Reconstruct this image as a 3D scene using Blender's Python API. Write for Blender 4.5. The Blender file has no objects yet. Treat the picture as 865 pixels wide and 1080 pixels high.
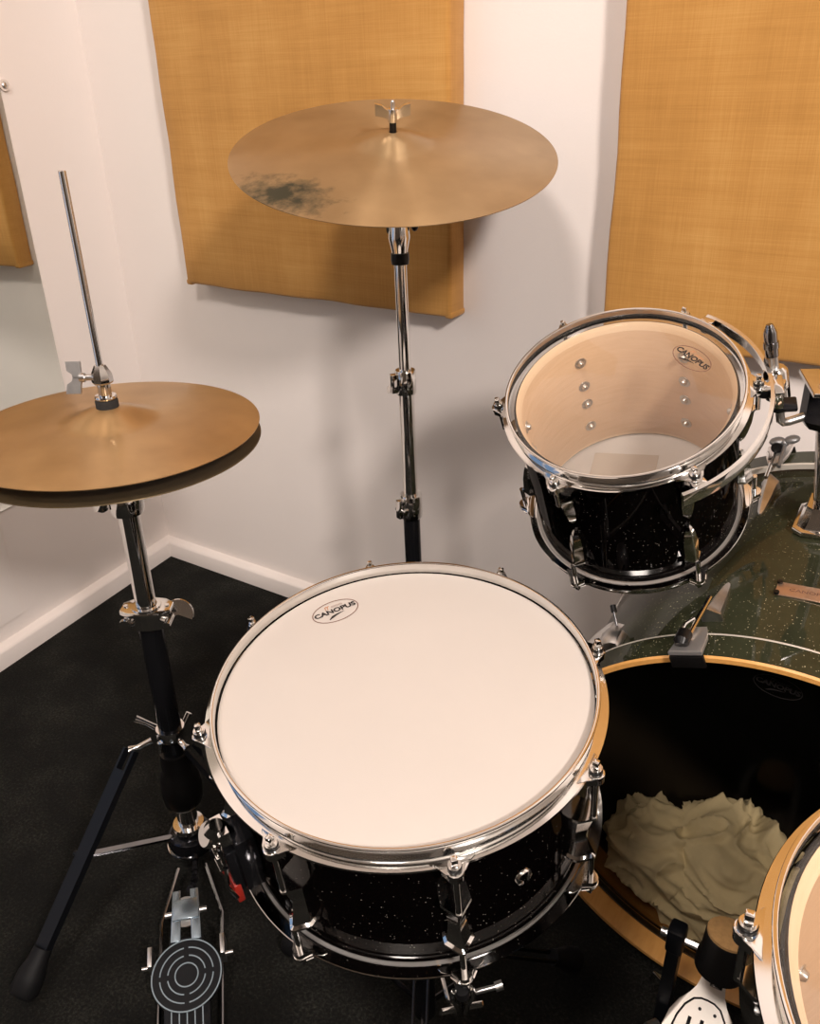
import bpy, bmesh, math, random
from math import sin, cos, pi, radians as RAD
from mathutils import Vector, Matrix, noise
random.seed(7)
scene = bpy.context.scene
COL = scene.collection
V = Vector

# ------------------------------------------------------------------ geometry collector
def basis(n, loc=(0, 0, 0), xhint=(1, 0, 0)):
    """matrix whose local z is n"""
    z = V(n).normalized(); x = V(xhint) - z * z.dot(V(xhint)); x.normalize(); y = z.cross(x)
    m = Matrix((x, y, z)).transposed().to_4x4(); m.translation = V(loc); return m
def T(x, y, z): return Matrix.Translation((x, y, z))
def RZ(a): return Matrix.Rotation(a, 4, 'Z')
def RX(a): return Matrix.Rotation(a, 4, 'X')
def RY(a): return Matrix.Rotation(a, 4, 'Y')
I4 = Matrix.Identity(4)

class MB:
    def __init__(s): s.bm = bmesh.new()
    def _add(s, rows, M, close_u, close_v, caps=(False, False), mi=0):
        bm = s.bm
        vs = [[bm.verts.new(M @ V(p)) for p in row] for row in rows]
        nu, nv = len(vs), len(vs[0]); fs = []
        for i in range(nu if close_u else nu - 1):
            for j in range(nv if close_v else nv - 1):
                a, b, c, d = vs[i][j], vs[(i+1) % nu][j], vs[(i+1) % nu][(j+1) % nv], vs[i][(j+1) % nv]
                try: f = bm.faces.new((a, b, c, d)); f.material_index = mi; fs.append(f)
                except ValueError: pass
        for k, on in ((0, caps[0]), (-1, caps[1])):
            if on:
                try: f = bm.faces.new(vs[k]); f.material_index = mi; fs.append(f)
                except ValueError: pass
        return fs
    def lathe(s, prof, M=I4, seg=64, a0=0, a1=2*pi, closed=False, mi=0):
        full = abs(a1 - a0 - 2*pi) < 1e-6
        n = seg if full else seg + 1
        prof = [(max(r, 1e-5), z) for r, z in prof]
        rows = [[(r*cos(a0 + (a1-a0)*k/seg), r*sin(a0 + (a1-a0)*k/seg), z) for r, z in prof] for k in range(n)]
        fs = s._add(rows, M, full, closed, (not full and closed, not full and closed), mi)
        return fs
    def tube(s, pts, r, seg=14, M=I4, caps=True, mi=0, flat=1.0):
        pts = [V(p) for p in pts]; n = len(pts)
        rs = r if isinstance(r, (list, tuple)) else [r]*n
        rows = []; up = None
        for i in range(n):
            t = (pts[min(i+1, n-1)] - pts[max(i-1, 0)]).normalized()
            if up is None:
                up = V((0, 0, 1)) if abs(t.z) < .9 else V((1, 0, 0))
            u = (up - t*up.dot(t)).normalized(); w = t.cross(u); up = u
            rows.append([pts[i] + u*(rs[i]*cos(2*pi*k/seg)) + w*(rs[i]*flat*sin(2*pi*k/seg)) for k in range(seg)])
        return s._add(rows, M, False, True, (caps, caps), mi)
    def box(s, c, size, M=I4, bev=0.0, seg=2, mi=0):
        sx, sy, sz = [k/2 for k in size]
        b2 = bmesh.new()
        bmesh.ops.create_cube(b2, size=1)
        for v in b2.verts: v.co = V((v.co.x*2*sx, v.co.y*2*sy, v.co.z*2*sz)) + V(c)
        if bev: bmesh.ops.bevel(b2, geom=b2.edges[:], offset=bev, segments=seg, affect='EDGES', profile=.5)
        s.merge(b2, M, mi)
    def merge(s, b2, M=I4, mi=0):
        mp = {v: s.bm.verts.new(M @ v.co) for v in b2.verts}
        for f in b2.faces:
            try: g = s.bm.faces.new([mp[v] for v in f.verts]); g.material_index = mi
            except ValueError: pass
        b2.free()
    def prism(s, outline, z0, z1, M=I4, bev=0.0, mi=0):
        b2 = bmesh.new()
        lo = [b2.verts.new((x, y, z0)) for x, y in outline]; hi = [b2.verts.new((x, y, z1)) for x, y in outline]
        n = len(outline)
        b2.faces.new(lo[::-1]); top = b2.faces.new(hi)
        for i in range(n): b2.faces.new((lo[i], lo[(i+1) % n], hi[(i+1) % n], hi[i]))
        if bev: bmesh.ops.bevel(b2, geom=list(top.edges), offset=bev, segments=2, affect='EDGES', profile=.5)
        s.merge(b2, M, mi)
    def loft(s, sections, M=I4, mi=0):
        return s._add(sections, M, False, True, (True, True), mi)
    def sphere(s, c, r, M=I4, sc=(1, 1, 1), seg=16, mi=0):
        b2 = bmesh.new(); bmesh.ops.create_uvsphere(b2, u_segments=seg, v_segments=max(6, seg//2), radius=r)
        for v in b2.verts: v.co = V((v.co.x*sc[0], v.co.y*sc[1], v.co.z*sc[2])) + V(c)
        s.merge(b2, M, mi)
    def cyl(s, p0, p1, r, seg=16, M=I4, mi=0, r2=None):
        s.tube([p0, p1], [r, r if r2 is None else r2], seg, M, True, mi)
    def mesh(s, name, mats, angle=38, recalc=True):
        if recalc: bmesh.ops.recalc_face_normals(s.bm, faces=s.bm.faces[:])
        me = bpy.data.meshes.new(name); s.bm.to_mesh(me); s.bm.free()
        for m in (mats if isinstance(mats, (list, tuple)) else [mats]): me.materials.append(m)
        for p in me.polygons: p.use_smooth = True
        try: me.set_sharp_from_angle(angle=RAD(angle))
        except Exception: pass
        return me
    def build(s, name, mats, parent=None, angle=38, label=None, recalc=True):
        return link(s.mesh(name, mats, angle, recalc), name, parent, label)

def link(me, name, parent=None, label=None, rotz=0.0):
    o = bpy.data.objects.new(name, me); COL.objects.link(o)
    if parent is not None: o.parent = parent
    if rotz: o.rotation_euler = (0, 0, rotz)
    if label: o['label'] = label
    return o
def repeat(o, n_rot):
    """copies of one part turned about its thing's axis"""
    out = [o]
    for a in n_rot:
        c = o.copy(); COL.objects.link(c); c.parent = o.parent; c.rotation_euler = (0, 0, a); out.append(c)
    return out
def thing(name, label, cat, M=I4, group=None):
    o = bpy.data.objects.new(name, None); COL.objects.link(o); o.matrix_world = M
    o.empty_display_size = .05
    o['label'] = label; o['category'] = cat
    if group: o['group'] = group
    return o
def tag(o, label, cat, group=None, M=None):
    o['label'] = label; o['category'] = cat
    if group: o['group'] = group
    if M is not None: o.matrix_world = M
    return o
def struct(name, mb, mat, angle=30):
    o = mb.build(name, mat, None, angle); o['kind'] = 'structure'; return o
def arc(r, a0, a1, n, c=(0, 0)):
    return [(c[0] + r*cos(a0 + (a1-a0)*k/n), c[1] + r*sin(a0 + (a1-a0)*k/n)) for k in range(n+1)]

# ------------------------------------------------------------------ materials
def new_mat(name):
    m = bpy.data.materials.new(name); m.use_nodes = True
    nt = m.node_tree; return m, nt, nt.nodes['Principled BSDF']
def N(nt, t, **kw):
    n = nt.nodes.new(t)
    for k, v in kw.items():
        if k in n.inputs: n.inputs[k].default_value = v
        else: setattr(n, k, v)
    return n
def ramp(nt, stops, src):
    r = nt.nodes.new('ShaderNodeValToRGB'); e = r.color_ramp.elements
    while len(e) < len(stops): e.new(.5)
    for k, (p, c) in zip(e, stops): k.position = p; k.color = (*c, 1) if len(c) == 3 else c
    nt.links.new(src, r.inputs['Fac']); return r
def simple(name, col, rough=.5, metal=0.0, coat=0.0, spec=.5, bump=0.0, bscale=200, var=0.0, vscale=30):
    m, nt, p = new_mat(name)
    p.inputs['Base Color'].default_value = (*col, 1); p.inputs['Roughness'].default_value = rough
    p.inputs['Metallic'].default_value = metal; p.inputs['Coat Weight'].default_value = coat
    p.inputs['Coat Roughness'].default_value = .04
    p.inputs['Specular IOR Level'].default_value = spec
    tc = N(nt, 'ShaderNodeTexCoord')
    nz = N(nt, 'ShaderNodeTexNoise', Scale=vscale, Detail=4.0); nt.links.new(tc.outputs['Object'], nz.inputs['Vector'])
    v = var if var else .04
    r = ramp(nt, [(.3, tuple(c*(1-v) for c in col)), (.7, tuple(min(1, c*(1+v)) for c in col))], nz.outputs['Fac'])
    nt.links.new(r.outputs['Color'], p.inputs['Base Color'])
    if bump:
        nb = N(nt, 'ShaderNodeTexNoise', Scale=bscale, Detail=3.0); nt.links.new(tc.outputs['Object'], nb.inputs['Vector'])
        b = N(nt, 'ShaderNodeBump', Strength=bump, Distance=.002); nt.links.new(nb.outputs['Fac'], b.inputs['Height'])
        nt.links.new(b.outputs['Normal'], p.inputs['Normal'])
    return m

chrome = simple('chrome', (.78, .77, .75), .09, 1.0)
dark_chrome = simple('dark_chrome', (.30, .30, .31), .12, 1.0)
black_chrome = simple('black_chrome', (.030, .030, .034), .16, .8, spec=.3)
steel = simple('brushed_steel', (.62, .61, .60), .30, 1.0, var=.08, vscale=120)
black_plastic = simple('black_plastic', (.005, .0045, .0045), .32, spec=.3)
black_rubber = simple('black_rubber', (.004, .004, .0045), .6, spec=.2)
black_paint = simple('black_powder_paint', (.004, .0045, .006), .36, 0.0, spec=.25, bump=.05, bscale=700)
satin = simple('satin_chrome', (.80, .77, .75), .34, .9)
grey_wing = simple('grey_cast_metal', (.22, .22, .22), .42, .7)
felt_dark = simple('dark_felt', (.018, .017, .016), .95, bump=.6, bscale=900)
felt_tan = simple('tan_felt', (.42, .24, .09), .9, bump=.4, bscale=800, var=.12, vscale=200)
wall_paint = simple('white_wall_paint', (.80, .735, .695), .62, bump=.10, bscale=260, var=.012, vscale=3)
board_paint = simple('white_board_paint', (.80, .74, .70), .5, var=.01, vscale=5)
skirt_paint = simple('white_gloss_skirting', (.78, .715, .675), .38, bump=.05, bscale=120, var=.02, vscale=9)
ceil_paint = simple('ceiling_paint', (.62, .59, .56), .8)
coated_head = simple('coated_white_film', (.52, .472, .43), .55, bump=.08, bscale=1500, var=.012, vscale=14)
ink = simple('black_ink', (.012, .010, .010), .5)
ink_soft = simple('brown_ink', (.16, .08, .055), .5)
ink_grey = simple('grey_ink', (.34, .27, .24), .5)
ink_copper = simple('copper_ink', (.42, .20, .10), .5)
red_paint = simple('red_paint', (.30, .02, .012), .35)
nickel_badge = simple('copper_badge_metal', (.62, .42, .30), .32, .85, var=.06, vscale=60)
silver_board = simple('silver_footboard', (.72, .67, .61), .34, .75, var=.05, vscale=60)
pale_line = simple('pale_blue_grey_paint', (.20, .25, .28), .4)
plate_blue = simple('polished_linkage_plate', (.26, .32, .37), .24, .9)
cloth_m = simple('cream_cloth', (.84, .78, .64), .95, bump=.25, bscale=600, var=.08, vscale=40)
shell_black_in = simple('dark_stained_shell_inside', (.018, .013, .010), .6)
reso_black = simple('black_film', (.006, .006, .006), .25)
pale_rim = simple('pale_hoop_edge', (.62, .57, .50), .25, .3)  # pale line along the rear edges of the bass hoops

def maple(name, a, b, scale=(6, 6, 60)):
    m, nt, p = new_mat(name); tc = N(nt, 'ShaderNodeTexCoord'); mp = N(nt, 'ShaderNodeMapping')
    mp.inputs['Scale'].default_value = scale
    nt.links.new(tc.outputs['Object'], mp.inputs['Vector'])
    nz = N(nt, 'ShaderNodeTexNoise', Scale=4.0, Detail=6.0, Roughness=.6); nt.links.new(mp.outputs['Vector'], nz.inputs['Vector'])
    r = ramp(nt, [(.25, a), (.75, b)], nz.outputs['Fac']); nt.links.new(r.outputs['Color'], p.inputs['Base Color'])
    p.inputs['Roughness'].default_value = .35; p.inputs['Coat Weight'].default_value = .2; return m
maple_in = maple('maple_shell_inside', (.66, .46, .29), (.74, .54, .36))
maple_edge = maple('maple_bearing_edge', (.80, .60, .40), (.86, .68, .48))
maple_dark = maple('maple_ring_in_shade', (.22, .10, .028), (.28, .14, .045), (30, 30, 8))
maple_hoop = maple('amber_maple_hoop', (.62, .29, .07), (.74, .38, .11), (30, 30, 8))

def sparkle(name, base, flake, scale, dens, size=.32, coat=1.0):
    m, nt, p = new_mat(name); tc = N(nt, 'ShaderNodeTexCoord')
    vo = N(nt, 'ShaderNodeTexVoronoi', Scale=scale); nt.links.new(tc.outputs['Object'], vo.inputs['Vector'])
    lt = N(nt, 'ShaderNodeMath', operation='LESS_THAN'); lt.inputs[1].default_value = size; nt.links.new(vo.outputs['Distance'], lt.inputs[0])
    sp = N(nt, 'ShaderNodeSeparateColor'); nt.links.new(vo.outputs['Color'], sp.inputs['Color'])
    gt = N(nt, 'ShaderNodeMath', operation='GREATER_THAN'); gt.inputs[1].default_value = 1 - dens; nt.links.new(sp.outputs['Red'], gt.inputs[0])
    # flakes gather in drifts
    nz = N(nt, 'ShaderNodeTexNoise', Scale=9.0, Detail=3.0); nt.links.new(tc.outputs['Object'], nz.inputs['Vector'])
    rp = ramp(nt, [(.38, (.15,)*3), (.62, (1,)*3)], nz.outputs['Fac'])
    mu = N(nt, 'ShaderNodeMath', operation='MULTIPLY'); nt.links.new(lt.outputs[0], mu.inputs[0]); nt.links.new(gt.outputs[0], mu.inputs[1])
    br = N(nt, 'ShaderNodeMath', operation='POWER'); br.inputs[1].default_value = 1.6; nt.links.new(sp.outputs['Green'], br.inputs[0])
    m2 = N(nt, 'ShaderNodeMath', operation='MULTIPLY'); nt.links.new(mu.outputs[0], m2.inputs[0]); nt.links.new(br.outputs[0], m2.inputs[1])
    m3 = N(nt, 'ShaderNodeMath', operation='MULTIPLY'); nt.links.new(m2.outputs[0], m3.inputs[0]); nt.links.new(rp.outputs['Color'], m3.inputs[1])
    n2 = N(nt, 'ShaderNodeTexNoise', Scale=14.0, Detail=5.0); nt.links.new(tc.outputs['Object'], n2.inputs['Vector'])
    rb = ramp(nt, [(.3, tuple(c*.7 for c in base)), (.7, tuple(c*1.3 for c in base))], n2.outputs['Fac'])
    mx = N(nt, 'ShaderNodeMix', data_type='RGBA')
    nt.links.new(m3.outputs[0], mx.inputs[0]); nt.links.new(rb.outputs['Color'], mx.inputs[6]); mx.inputs[7].default_value = (*flake, 1)
    nt.links.new(mx.outputs[2], p.inputs['Base Color'])
    p.inputs['Roughness'].default_value = .4; p.inputs['Specular IOR Level'].default_value = .0; p.inputs['Coat Weight'].default_value = coat; p.inputs['Coat Roughness'].default_value = .03
    return m
black_sparkle = sparkle('black_sparkle_lacquer', (.0016, .0010, .0010), (.62, .58, .52), 640, .045, .30, .22)
green_sparkle = sparkle('dark_green_sparkle_lacquer', (.026, .028, .015), (.70, .64, .42), 560, .14, .33, .7)

def burlap():
    m, nt, p = new_mat('ochre_burlap'); tc = N(nt, 'ShaderNodeTexCoord'); L = nt.links.new
    def nz(scale, sc, det=4.0):
        mp = N(nt, 'ShaderNodeMapping'); mp.inputs['Scale'].default_value = sc; L(tc.outputs['Object'], mp.inputs['Vector'])
        n = N(nt, 'ShaderNodeTexNoise', Scale=scale, Detail=det); L(mp.outputs['Vector'], n.inputs['Vector']); return n.outputs['Fac']
    warp = nz(650, (1, 1, .02)); weft = nz(650, (.02, .02, 1)); big = nz(7, (1, 1, 1)); sl = nz(22, (1, 1, .12)); sl2 = nz(40, (.06, 1, 1.6))
    def mth(op, a, b):
        n = N(nt, 'ShaderNodeMath', operation=op)
        for i, q in enumerate((a, b)):
            if isinstance(q, (int, float)): n.inputs[i].default_value = q
            else: L(q, n.inputs[i])
        return n.outputs[0]
    thr = mth('ADD', mth('ADD', .06, mth('MULTIPLY', warp, .16)), mth('MULTIPLY', weft, .16))
    mix = mth('ADD', thr, mth('ADD', mth('MULTIPLY', big, .24), mth('ADD', mth('MULTIPLY', sl, .18), mth('MULTIPLY', sl2, .14))))
    r = ramp(nt, [(.36, (.36, .165, .030)), (.5, (.46, .225, .050)), (.64, (.56, .305, .085))], mix)
    L(r.outputs['Color'], p.inputs['Base Color']); p.inputs['Roughness'].default_value = .9
    b = N(nt, 'ShaderNodeBump', Strength=.45, Distance=.0015); L(thr, b.inputs['Height']); L(b.outputs['Normal'], p.inputs['Normal'])
    p.inputs['Sheen Weight'].default_value = .15
    return m
burlap_m = burlap()

def carpet():
    m, nt, p = new_mat('charcoal_carpet'); tc = N(nt, 'ShaderNodeTexCoord'); L = nt.links.new
    a = N(nt, 'ShaderNodeTexNoise', Scale=230.0, Detail=6.0, Roughness=.75); L(tc.outputs['Object'], a.inputs['Vector'])
    c = N(nt, 'ShaderNodeTexNoise', Scale=11.0, Detail=5.0); L(tc.outputs['Object'], c.inputs['Vector'])
    s = N(nt, 'ShaderNodeMath', operation='MULTIPLY_ADD'); L(c.outputs['Fac'], s.inputs[0]); s.inputs[1].default_value = .45; L(a.outputs['Fac'], s.inputs[2])
    r = ramp(nt, [(.52, (.0025, .0025, .0022)), (.74, (.009, .0088, .0072)), (.92, (.032, .031, .025)), (1.0, (.10, .095, .08))], s.outputs[0])
    L(r.outputs['Color'], p.inputs['Base Color']); p.inputs['Roughness'].default_value = .95; p.inputs['Specular IOR Level'].default_value = .15
    b = N(nt, 'ShaderNodeBump', Strength=1.0, Distance=.006); L(a.outputs['Fac'], b.inputs['Height']); L(b.outputs['Normal'], p.inputs['Normal'])
    return m
carpet_m = carpet()

def bronze(name, c0, c1, rough, aniso, smudge=False):
    m, nt, p = new_mat(name); tc = N(nt, 'ShaderNodeTexCoord'); L = nt.links.new
    sx = N(nt, 'ShaderNodeSeparateXYZ'); L(tc.outputs['Object'], sx.inputs[0])
    cb = N(nt, 'ShaderNodeCombineXYZ'); L(sx.outputs[0], cb.inputs[0]); L(sx.outputs[1], cb.inputs[1])
    ln = N(nt, 'ShaderNodeVectorMath', operation='LENGTH'); L(cb.outputs[0], ln.inputs[0])
    g = N(nt, 'ShaderNodeTexNoise', noise_dimensions='1D', Scale=900.0, Detail=2.0); L(ln.outputs['Value'], g.inputs['W'])
    b = N(nt, 'ShaderNodeBump', Strength=.10, Distance=.0006); L(g.outputs['Fac'], b.inputs['Height']); L(b.outputs['Normal'], p.inputs['Normal'])
    nz = N(nt, 'ShaderNodeTexNoise', Scale=16.0, Detail=5.0); L(tc.outputs['Object'], nz.inputs['Vector'])
    r = ramp(nt, [(.3, c0), (.72, c1)], nz.outputs['Fac'])
    col = r.outputs['Color']; ro = None
    if smudge:
        # worn, blackened print low on the playing surface
        mp = N(nt, 'ShaderNodeMapping'); mp.inputs['Location'].default_value = (.045*9, .185*14, 0); mp.inputs['Scale'].default_value = (9, 14, 1)
        L(tc.outputs['Object'], mp.inputs['Vector'])
        sx2 = N(nt, 'ShaderNodeSeparateXYZ'); L(mp.outputs[0], sx2.inputs[0])
        cb2 = N(nt, 'ShaderNodeCombineXYZ'); L(sx2.outputs[0], cb2.inputs[0]); L(sx2.outputs[1], cb2.inputs[1])
        l2 = N(nt, 'ShaderNodeVectorMath', operation='LENGTH'); L(cb2.outputs[0], l2.inputs[0])
        n3 = N(nt, 'ShaderNodeTexNoise', Scale=48.0, Detail=5.0, Roughness=.62); L(tc.outputs['Object'], n3.inputs['Vector'])
        ad = N(nt, 'ShaderNodeMath', operation='MULTIPLY_ADD'); L(n3.outputs['Fac'], ad.inputs[0]); ad.inputs[1].default_value = 1.5; L(l2.outputs['Value'], ad.inputs[2])
        mk = ramp(nt, [(.44, (.92,)*3), (.74, (0,)*3)], N_scale(nt, ad.outputs[0], .5))
        mx = N(nt, 'ShaderNodeMix', data_type='RGBA'); L(mk.outputs['Color'], mx.inputs[0]); L(col, mx.inputs[6]); mx.inputs[7].default_value = (.035, .040, .026, 1)
        col = mx.outputs[2]
        mr = N(nt, 'ShaderNodeMapRange'); mr.inputs['To Min'].default_value = rough; mr.inputs['To Max'].default_value = .6
        L(mk.outputs['Color'], mr.inputs['Value']); L(mr.outputs[0], p.inputs['Roughness'])
    else: p.inputs['Roughness'].default_value = rough
    L(col, p.inputs['Base Color']); p.inputs['Metallic'].default_value = .62
    p.inputs['Anisotropic'].default_value = aniso; p.inputs['Anisotropic Rotation'].default_value = .25
    tg = N(nt, 'ShaderNodeTangent', direction_type='RADIAL', axis='Z'); L(tg.outputs[0], p.inputs['Tangent'])
    return m
def N_scale(nt, sock, k):
    n = N(nt, 'ShaderNodeMath', operation='MULTIPLY'); nt.links.new(sock, n.inputs[0]); n.inputs[1].default_value = k; return n.outputs[0]
bronze_hat = bronze('aged_bronze', (.36, .215, .093), (.46, .285, .128), .28, .92)
bronze_ride = bronze('worn_bronze', (.33, .215, .105), (.41, .275, .140), .36, .9, True)
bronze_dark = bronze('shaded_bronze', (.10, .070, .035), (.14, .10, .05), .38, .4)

def film(name, tint, haze, haze_col, f0=.04, rough=.03, f90=.9):
    m = bpy.data.materials.new(name); m.use_nodes = True; nt = m.node_tree; nt.nodes.clear(); L = nt.links.new
    out = N(nt, 'ShaderNodeOutputMaterial'); tr = N(nt, 'ShaderNodeBsdfTransparent', Color=(*tint, 1))
    gl = N(nt, 'ShaderNodeBsdfGlossy', Roughness=rough); gl.inputs['Color'].default_value = (1, 1, 1, 1)
    lwt = N(nt, 'ShaderNodeLayerWeight', Blend=.5); pw = N(nt, 'ShaderNodeMath', operation='POWER'); L(lwt.outputs['Facing'], pw.inputs[0]); pw.inputs[1].default_value = 5.0
    fr = N(nt, 'ShaderNodeMath', operation='MULTIPLY_ADD'); L(pw.outputs[0], fr.inputs[0]); fr.inputs[1].default_value = f90; fr.inputs[2].default_value = f0
    df = N(nt, 'ShaderNodeBsdfDiffuse', Color=(*haze_col, 1)); tl = N(nt, 'ShaderNodeBsdfTranslucent', Color=(*haze_col, 1))
    tc = N(nt, 'ShaderNodeTexCoord'); nz = N(nt, 'ShaderNodeTexNoise', Scale=18.0, Detail=4.0); L(tc.outputs['Object'], nz.inputs['Vector'])
    mr = N(nt, 'ShaderNodeMapRange'); mr.inputs['To Min'].default_value = haze*.8; mr.inputs['To Max'].default_value = haze*1.2; L(nz.outputs['Fac'], mr.inputs['Value'])
    hz = N(nt, 'ShaderNodeMixShader', Fac=.5); L(df.outputs[0], hz.inputs[1]); L(tl.outputs[0], hz.inputs[2])
    m1 = N(nt, 'ShaderNodeMixShader'); L(mr.outputs[0], m1.inputs[0]); L(tr.outputs[0], m1.inputs[1]); L(hz.outputs[0], m1.inputs[2])
    m2 = N(nt, 'ShaderNodeMixShader'); L(fr.outputs[0], m2.inputs[0]); L(m1.outputs[0], m2.inputs[1]); L(gl.outputs[0], m2.inputs[2])
    L(m2.outputs[0], out.inputs['Surface']); return m
clear_film = film('clear_drum_film', (.97, .95, .92), .085, (.75, .68, .62))
frosted_film = film('frosted_drum_film', (.80, .78, .76), .62, (.86, .82, .78))
smoky_film = film('smoky_clear_film', (.64, .59, .48), .004, (.4, .38, .3), .012, .06, .45)

m, nt, p = new_mat('mirror_silver'); p.inputs['Metallic'].default_value = 1; p.inputs['Roughness'].default_value = .01
p.inputs['Base Color'].default_value = (.80, .83, .79, 1); mirror_m = m
nz = N(nt, 'ShaderNodeTexNoise', Scale=3.0); rp = ramp(nt, [(.3, (.79, .82, .78)), (.7, (.81, .84, .80))], nz.outputs['Fac']); nt.links.new(rp.outputs['Color'], p.inputs['Base Color'])
mirror_edge = simple('mirror_glass_edge', (.45, .48, .45), .2)

# ------------------------------------------------------------------ room
BB_H, BB_D = .043, .0215
RX1, RY1, RZ1 = 3.3, -3.3, 2.80
ULX = .0993/-.9951            # the left wall leans out of square by 5.7 degrees
def lw(y, off=0.0): return y*ULX + off/.995   # x of the left wall (plus an inward offset) at depth y
w = MB(); w.prism([(-.3, .1), (RX1+.1, .1), (RX1+.1, RY1-.1), (-.3, RY1-.1)], -.08, 0); struct('floor', w, carpet_m)
w = MB(); w.prism([(-.3, .1), (RX1+.1, .1), (RX1+.1, RY1-.1), (-.3, RY1-.1)], RZ1, RZ1+.08); struct('ceiling', w, ceil_paint)
w = MB(); w.box((RX1/2, .05, RZ1/2), (RX1+.5, .1, RZ1)); struct('wall_back', w, wall_paint)
w = MB(); w.prism([(lw(0)-.1, 0), (lw(0), 0), (lw(RY1), RY1), (lw(RY1)-.1, RY1)], 0, RZ1); struct('wall_left', w, wall_paint)
w = MB(); w.box((RX1+.05, RY1/2, RZ1/2), (.1, -RY1, RZ1)); struct('wall_right', w, simple('grey_side_wall', (.42, .39, .36), .7))
w = MB(); w.box((RX1/2, RY1-.05, RZ1/2), (RX1+.5, .1, RZ1)); struct('wall_front', w, simple('brown_curtain_wall', (.075, .058, .042), .8))
# skirting with a rounded top
def skirt(name, p0, p1, inward):
    p0, p1, n = V(p0), V(p1), V(inward).normalized()
    prof = [(0, 0), (BB_D, 0), (BB_D, BB_H-.007), (BB_D-.002, BB_H-.0025), (BB_D-.006, BB_H), (0, BB_H+.004)]
    w = MB(); w.loft([[q + n*d + V((0, 0, z)) for d, z in prof] for q in (p0, p1)]); struct(name, w, skirt_paint, 50)
skirt('baseboard_back', (0, 0, 0), (RX1, 0, 0), (0, -1, 0))
skirt('baseboard_left', (0, 0, 0), (lw(RY1), RY1, 0), (.9951, .0993, 0))
# white board low on the left wall
w = MB(); w.prism([(lw(-.46), -.46), (lw(-.46, .003), -.46), (lw(-1.5, .003), -1.5), (lw(-1.5), -1.5)], .085, .31); struct('trim_1', w, board_paint)
# unseen glowing pane added on the left wall for cool reflections and tint
glow_m = bpy.data.materials.new('cool_glow_blue'); glow_m.use_nodes = True
nt = glow_m.node_tree; nt.nodes.clear(); out = N(nt, 'ShaderNodeOutputMaterial'); em = N(nt, 'ShaderNodeEmission', Strength=.8)
tc = N(nt, 'ShaderNodeTexCoord'); sp = N(nt, 'ShaderNodeSeparateXYZ'); nt.links.new(tc.outputs['Generated'], sp.inputs[0])
rp = ramp(nt, [(0, (.38, .55, .82)), (1, (.22, .42, .80))], sp.outputs[2]); nt.links.new(rp.outputs['Color'], em.inputs['Color']); nt.links.new(em.outputs[0], out.inputs['Surface'])
w = MB(); w.prism([(lw(-1.08, .004), -1.08), (lw(-1.08, .012), -1.08), (lw(-1.9, .012), -1.9), (lw(-1.9, .004), -1.9)], .45, 1.7); glow = struct('cool_glow_1', w, glow_m)
fr = MB()
for y0, y1, z0, z1 in ((-1.02, -1.08, .39, 1.76), (-1.9, -1.96, .39, 1.76), (-1.08, -1.9, .39, .45), (-1.08, -1.9, 1.70, 1.76), (-1.47, -1.51, .45, 1.70)):
    fr.prism([(lw(y0), y0), (lw(y0, .03), y0), (lw(y1, .03), y1), (lw(y1), y1)], z0, z1)
o = fr.build('cool_glow_frame', skirt_paint, glow)  # unseen frame added round the glowing pane

# ------------------------------------------------------------------ burlap panels and mirror
def panel(name, x0, x1, z0, z1, label, tilt=0.0):
    cx, cz = (x0+x1)/2, (z0+z1)/2; th = .05
    b2 = bmesh.new(); bmesh.ops.create_cube(b2, size=1)
    for v in b2.verts: v.co = V((v.co.x*(x1-x0), v.co.y*th, v.co.z*(z1-z0)))
    bmesh.ops.bevel(b2, geom=b2.edges[:], offset=.007, segments=3, affect='EDGES', profile=.5)
    bmesh.ops.subdivide_edges(b2, edges=[e for e in b2.edges if e.calc_length() > .2], cuts=24, use_grid_fill=True)
    for v in b2.verts:
        k = noise.noise(V((v.co.x*9, v.co.z*9, 3)))*.0012
        if abs(abs(v.co.x) - (x1-x0)/2) < .012: v.co.x += k*2
        if abs(abs(v.co.z) - (z1-z0)/2) < .012: v.co.z += k*2.5
        if v.co.y < -.015: v.co.y += k
    w = MB(); w.merge(b2)
    # fabric folded over at the lower corners
    for sx in (-1, 1):
        w.box((sx*((x1-x0)/2-.006), 0, -(z1-z0)/2+.004), (.016, th*.96, .012), I4, .004)
    o = w.build(name, burlap_m, None, 50)
    return tag(o, label, 'acoustic panel', 'burlap panels on the back wall', T(cx, -th/2-.0005, cz) @ RY(tilt))
panel('acoustic_panel', .257, .8894, .732, 2.05, 'ochre burlap sound panel behind the raised cymbal, its lower corners visible')
panel('acoustic_panel', 1.1598, 1.92, .732, 2.05, 'ochre burlap sound panel above the small tom, running out of frame', RAD(0.0))

mir = thing('mirror', 'frameless wall mirror on the left wall reflecting an ochre panel', 'mirror', T(lw(-.7), -.7, .326))
w = MB(); y0, y1 = -.226, -.95
def lx(y, off): return lw(y, off) - lw(-.7)
w.prism([(lx(y0, .0003), y0+.7), (lx(y0, .003), y0+.7), (lx(y1, .003), y1+.7), (lx(y1, .0003), y1+.7)], 0, 1.5)
g = w.build('glass', [mirror_m, mirror_edge], mir)
for pl in g.data.polygons:
    pl.material_index = 0 if pl.normal.x > .9 else 1
w = MB(); w.cyl((lx(-.216, 0), -.216+.7, .784), (lx(-.216, .006), -.216+.7, .784), .010, 18); w.sphere((lx(-.216, .006), -.216+.7, .784), .0065, I4, (.5, 1, 1), mi=1)
w.build('mirror_clip', [simple('clear_plastic_clip', (.7, .62, .56), .25), steel], mir)

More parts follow.
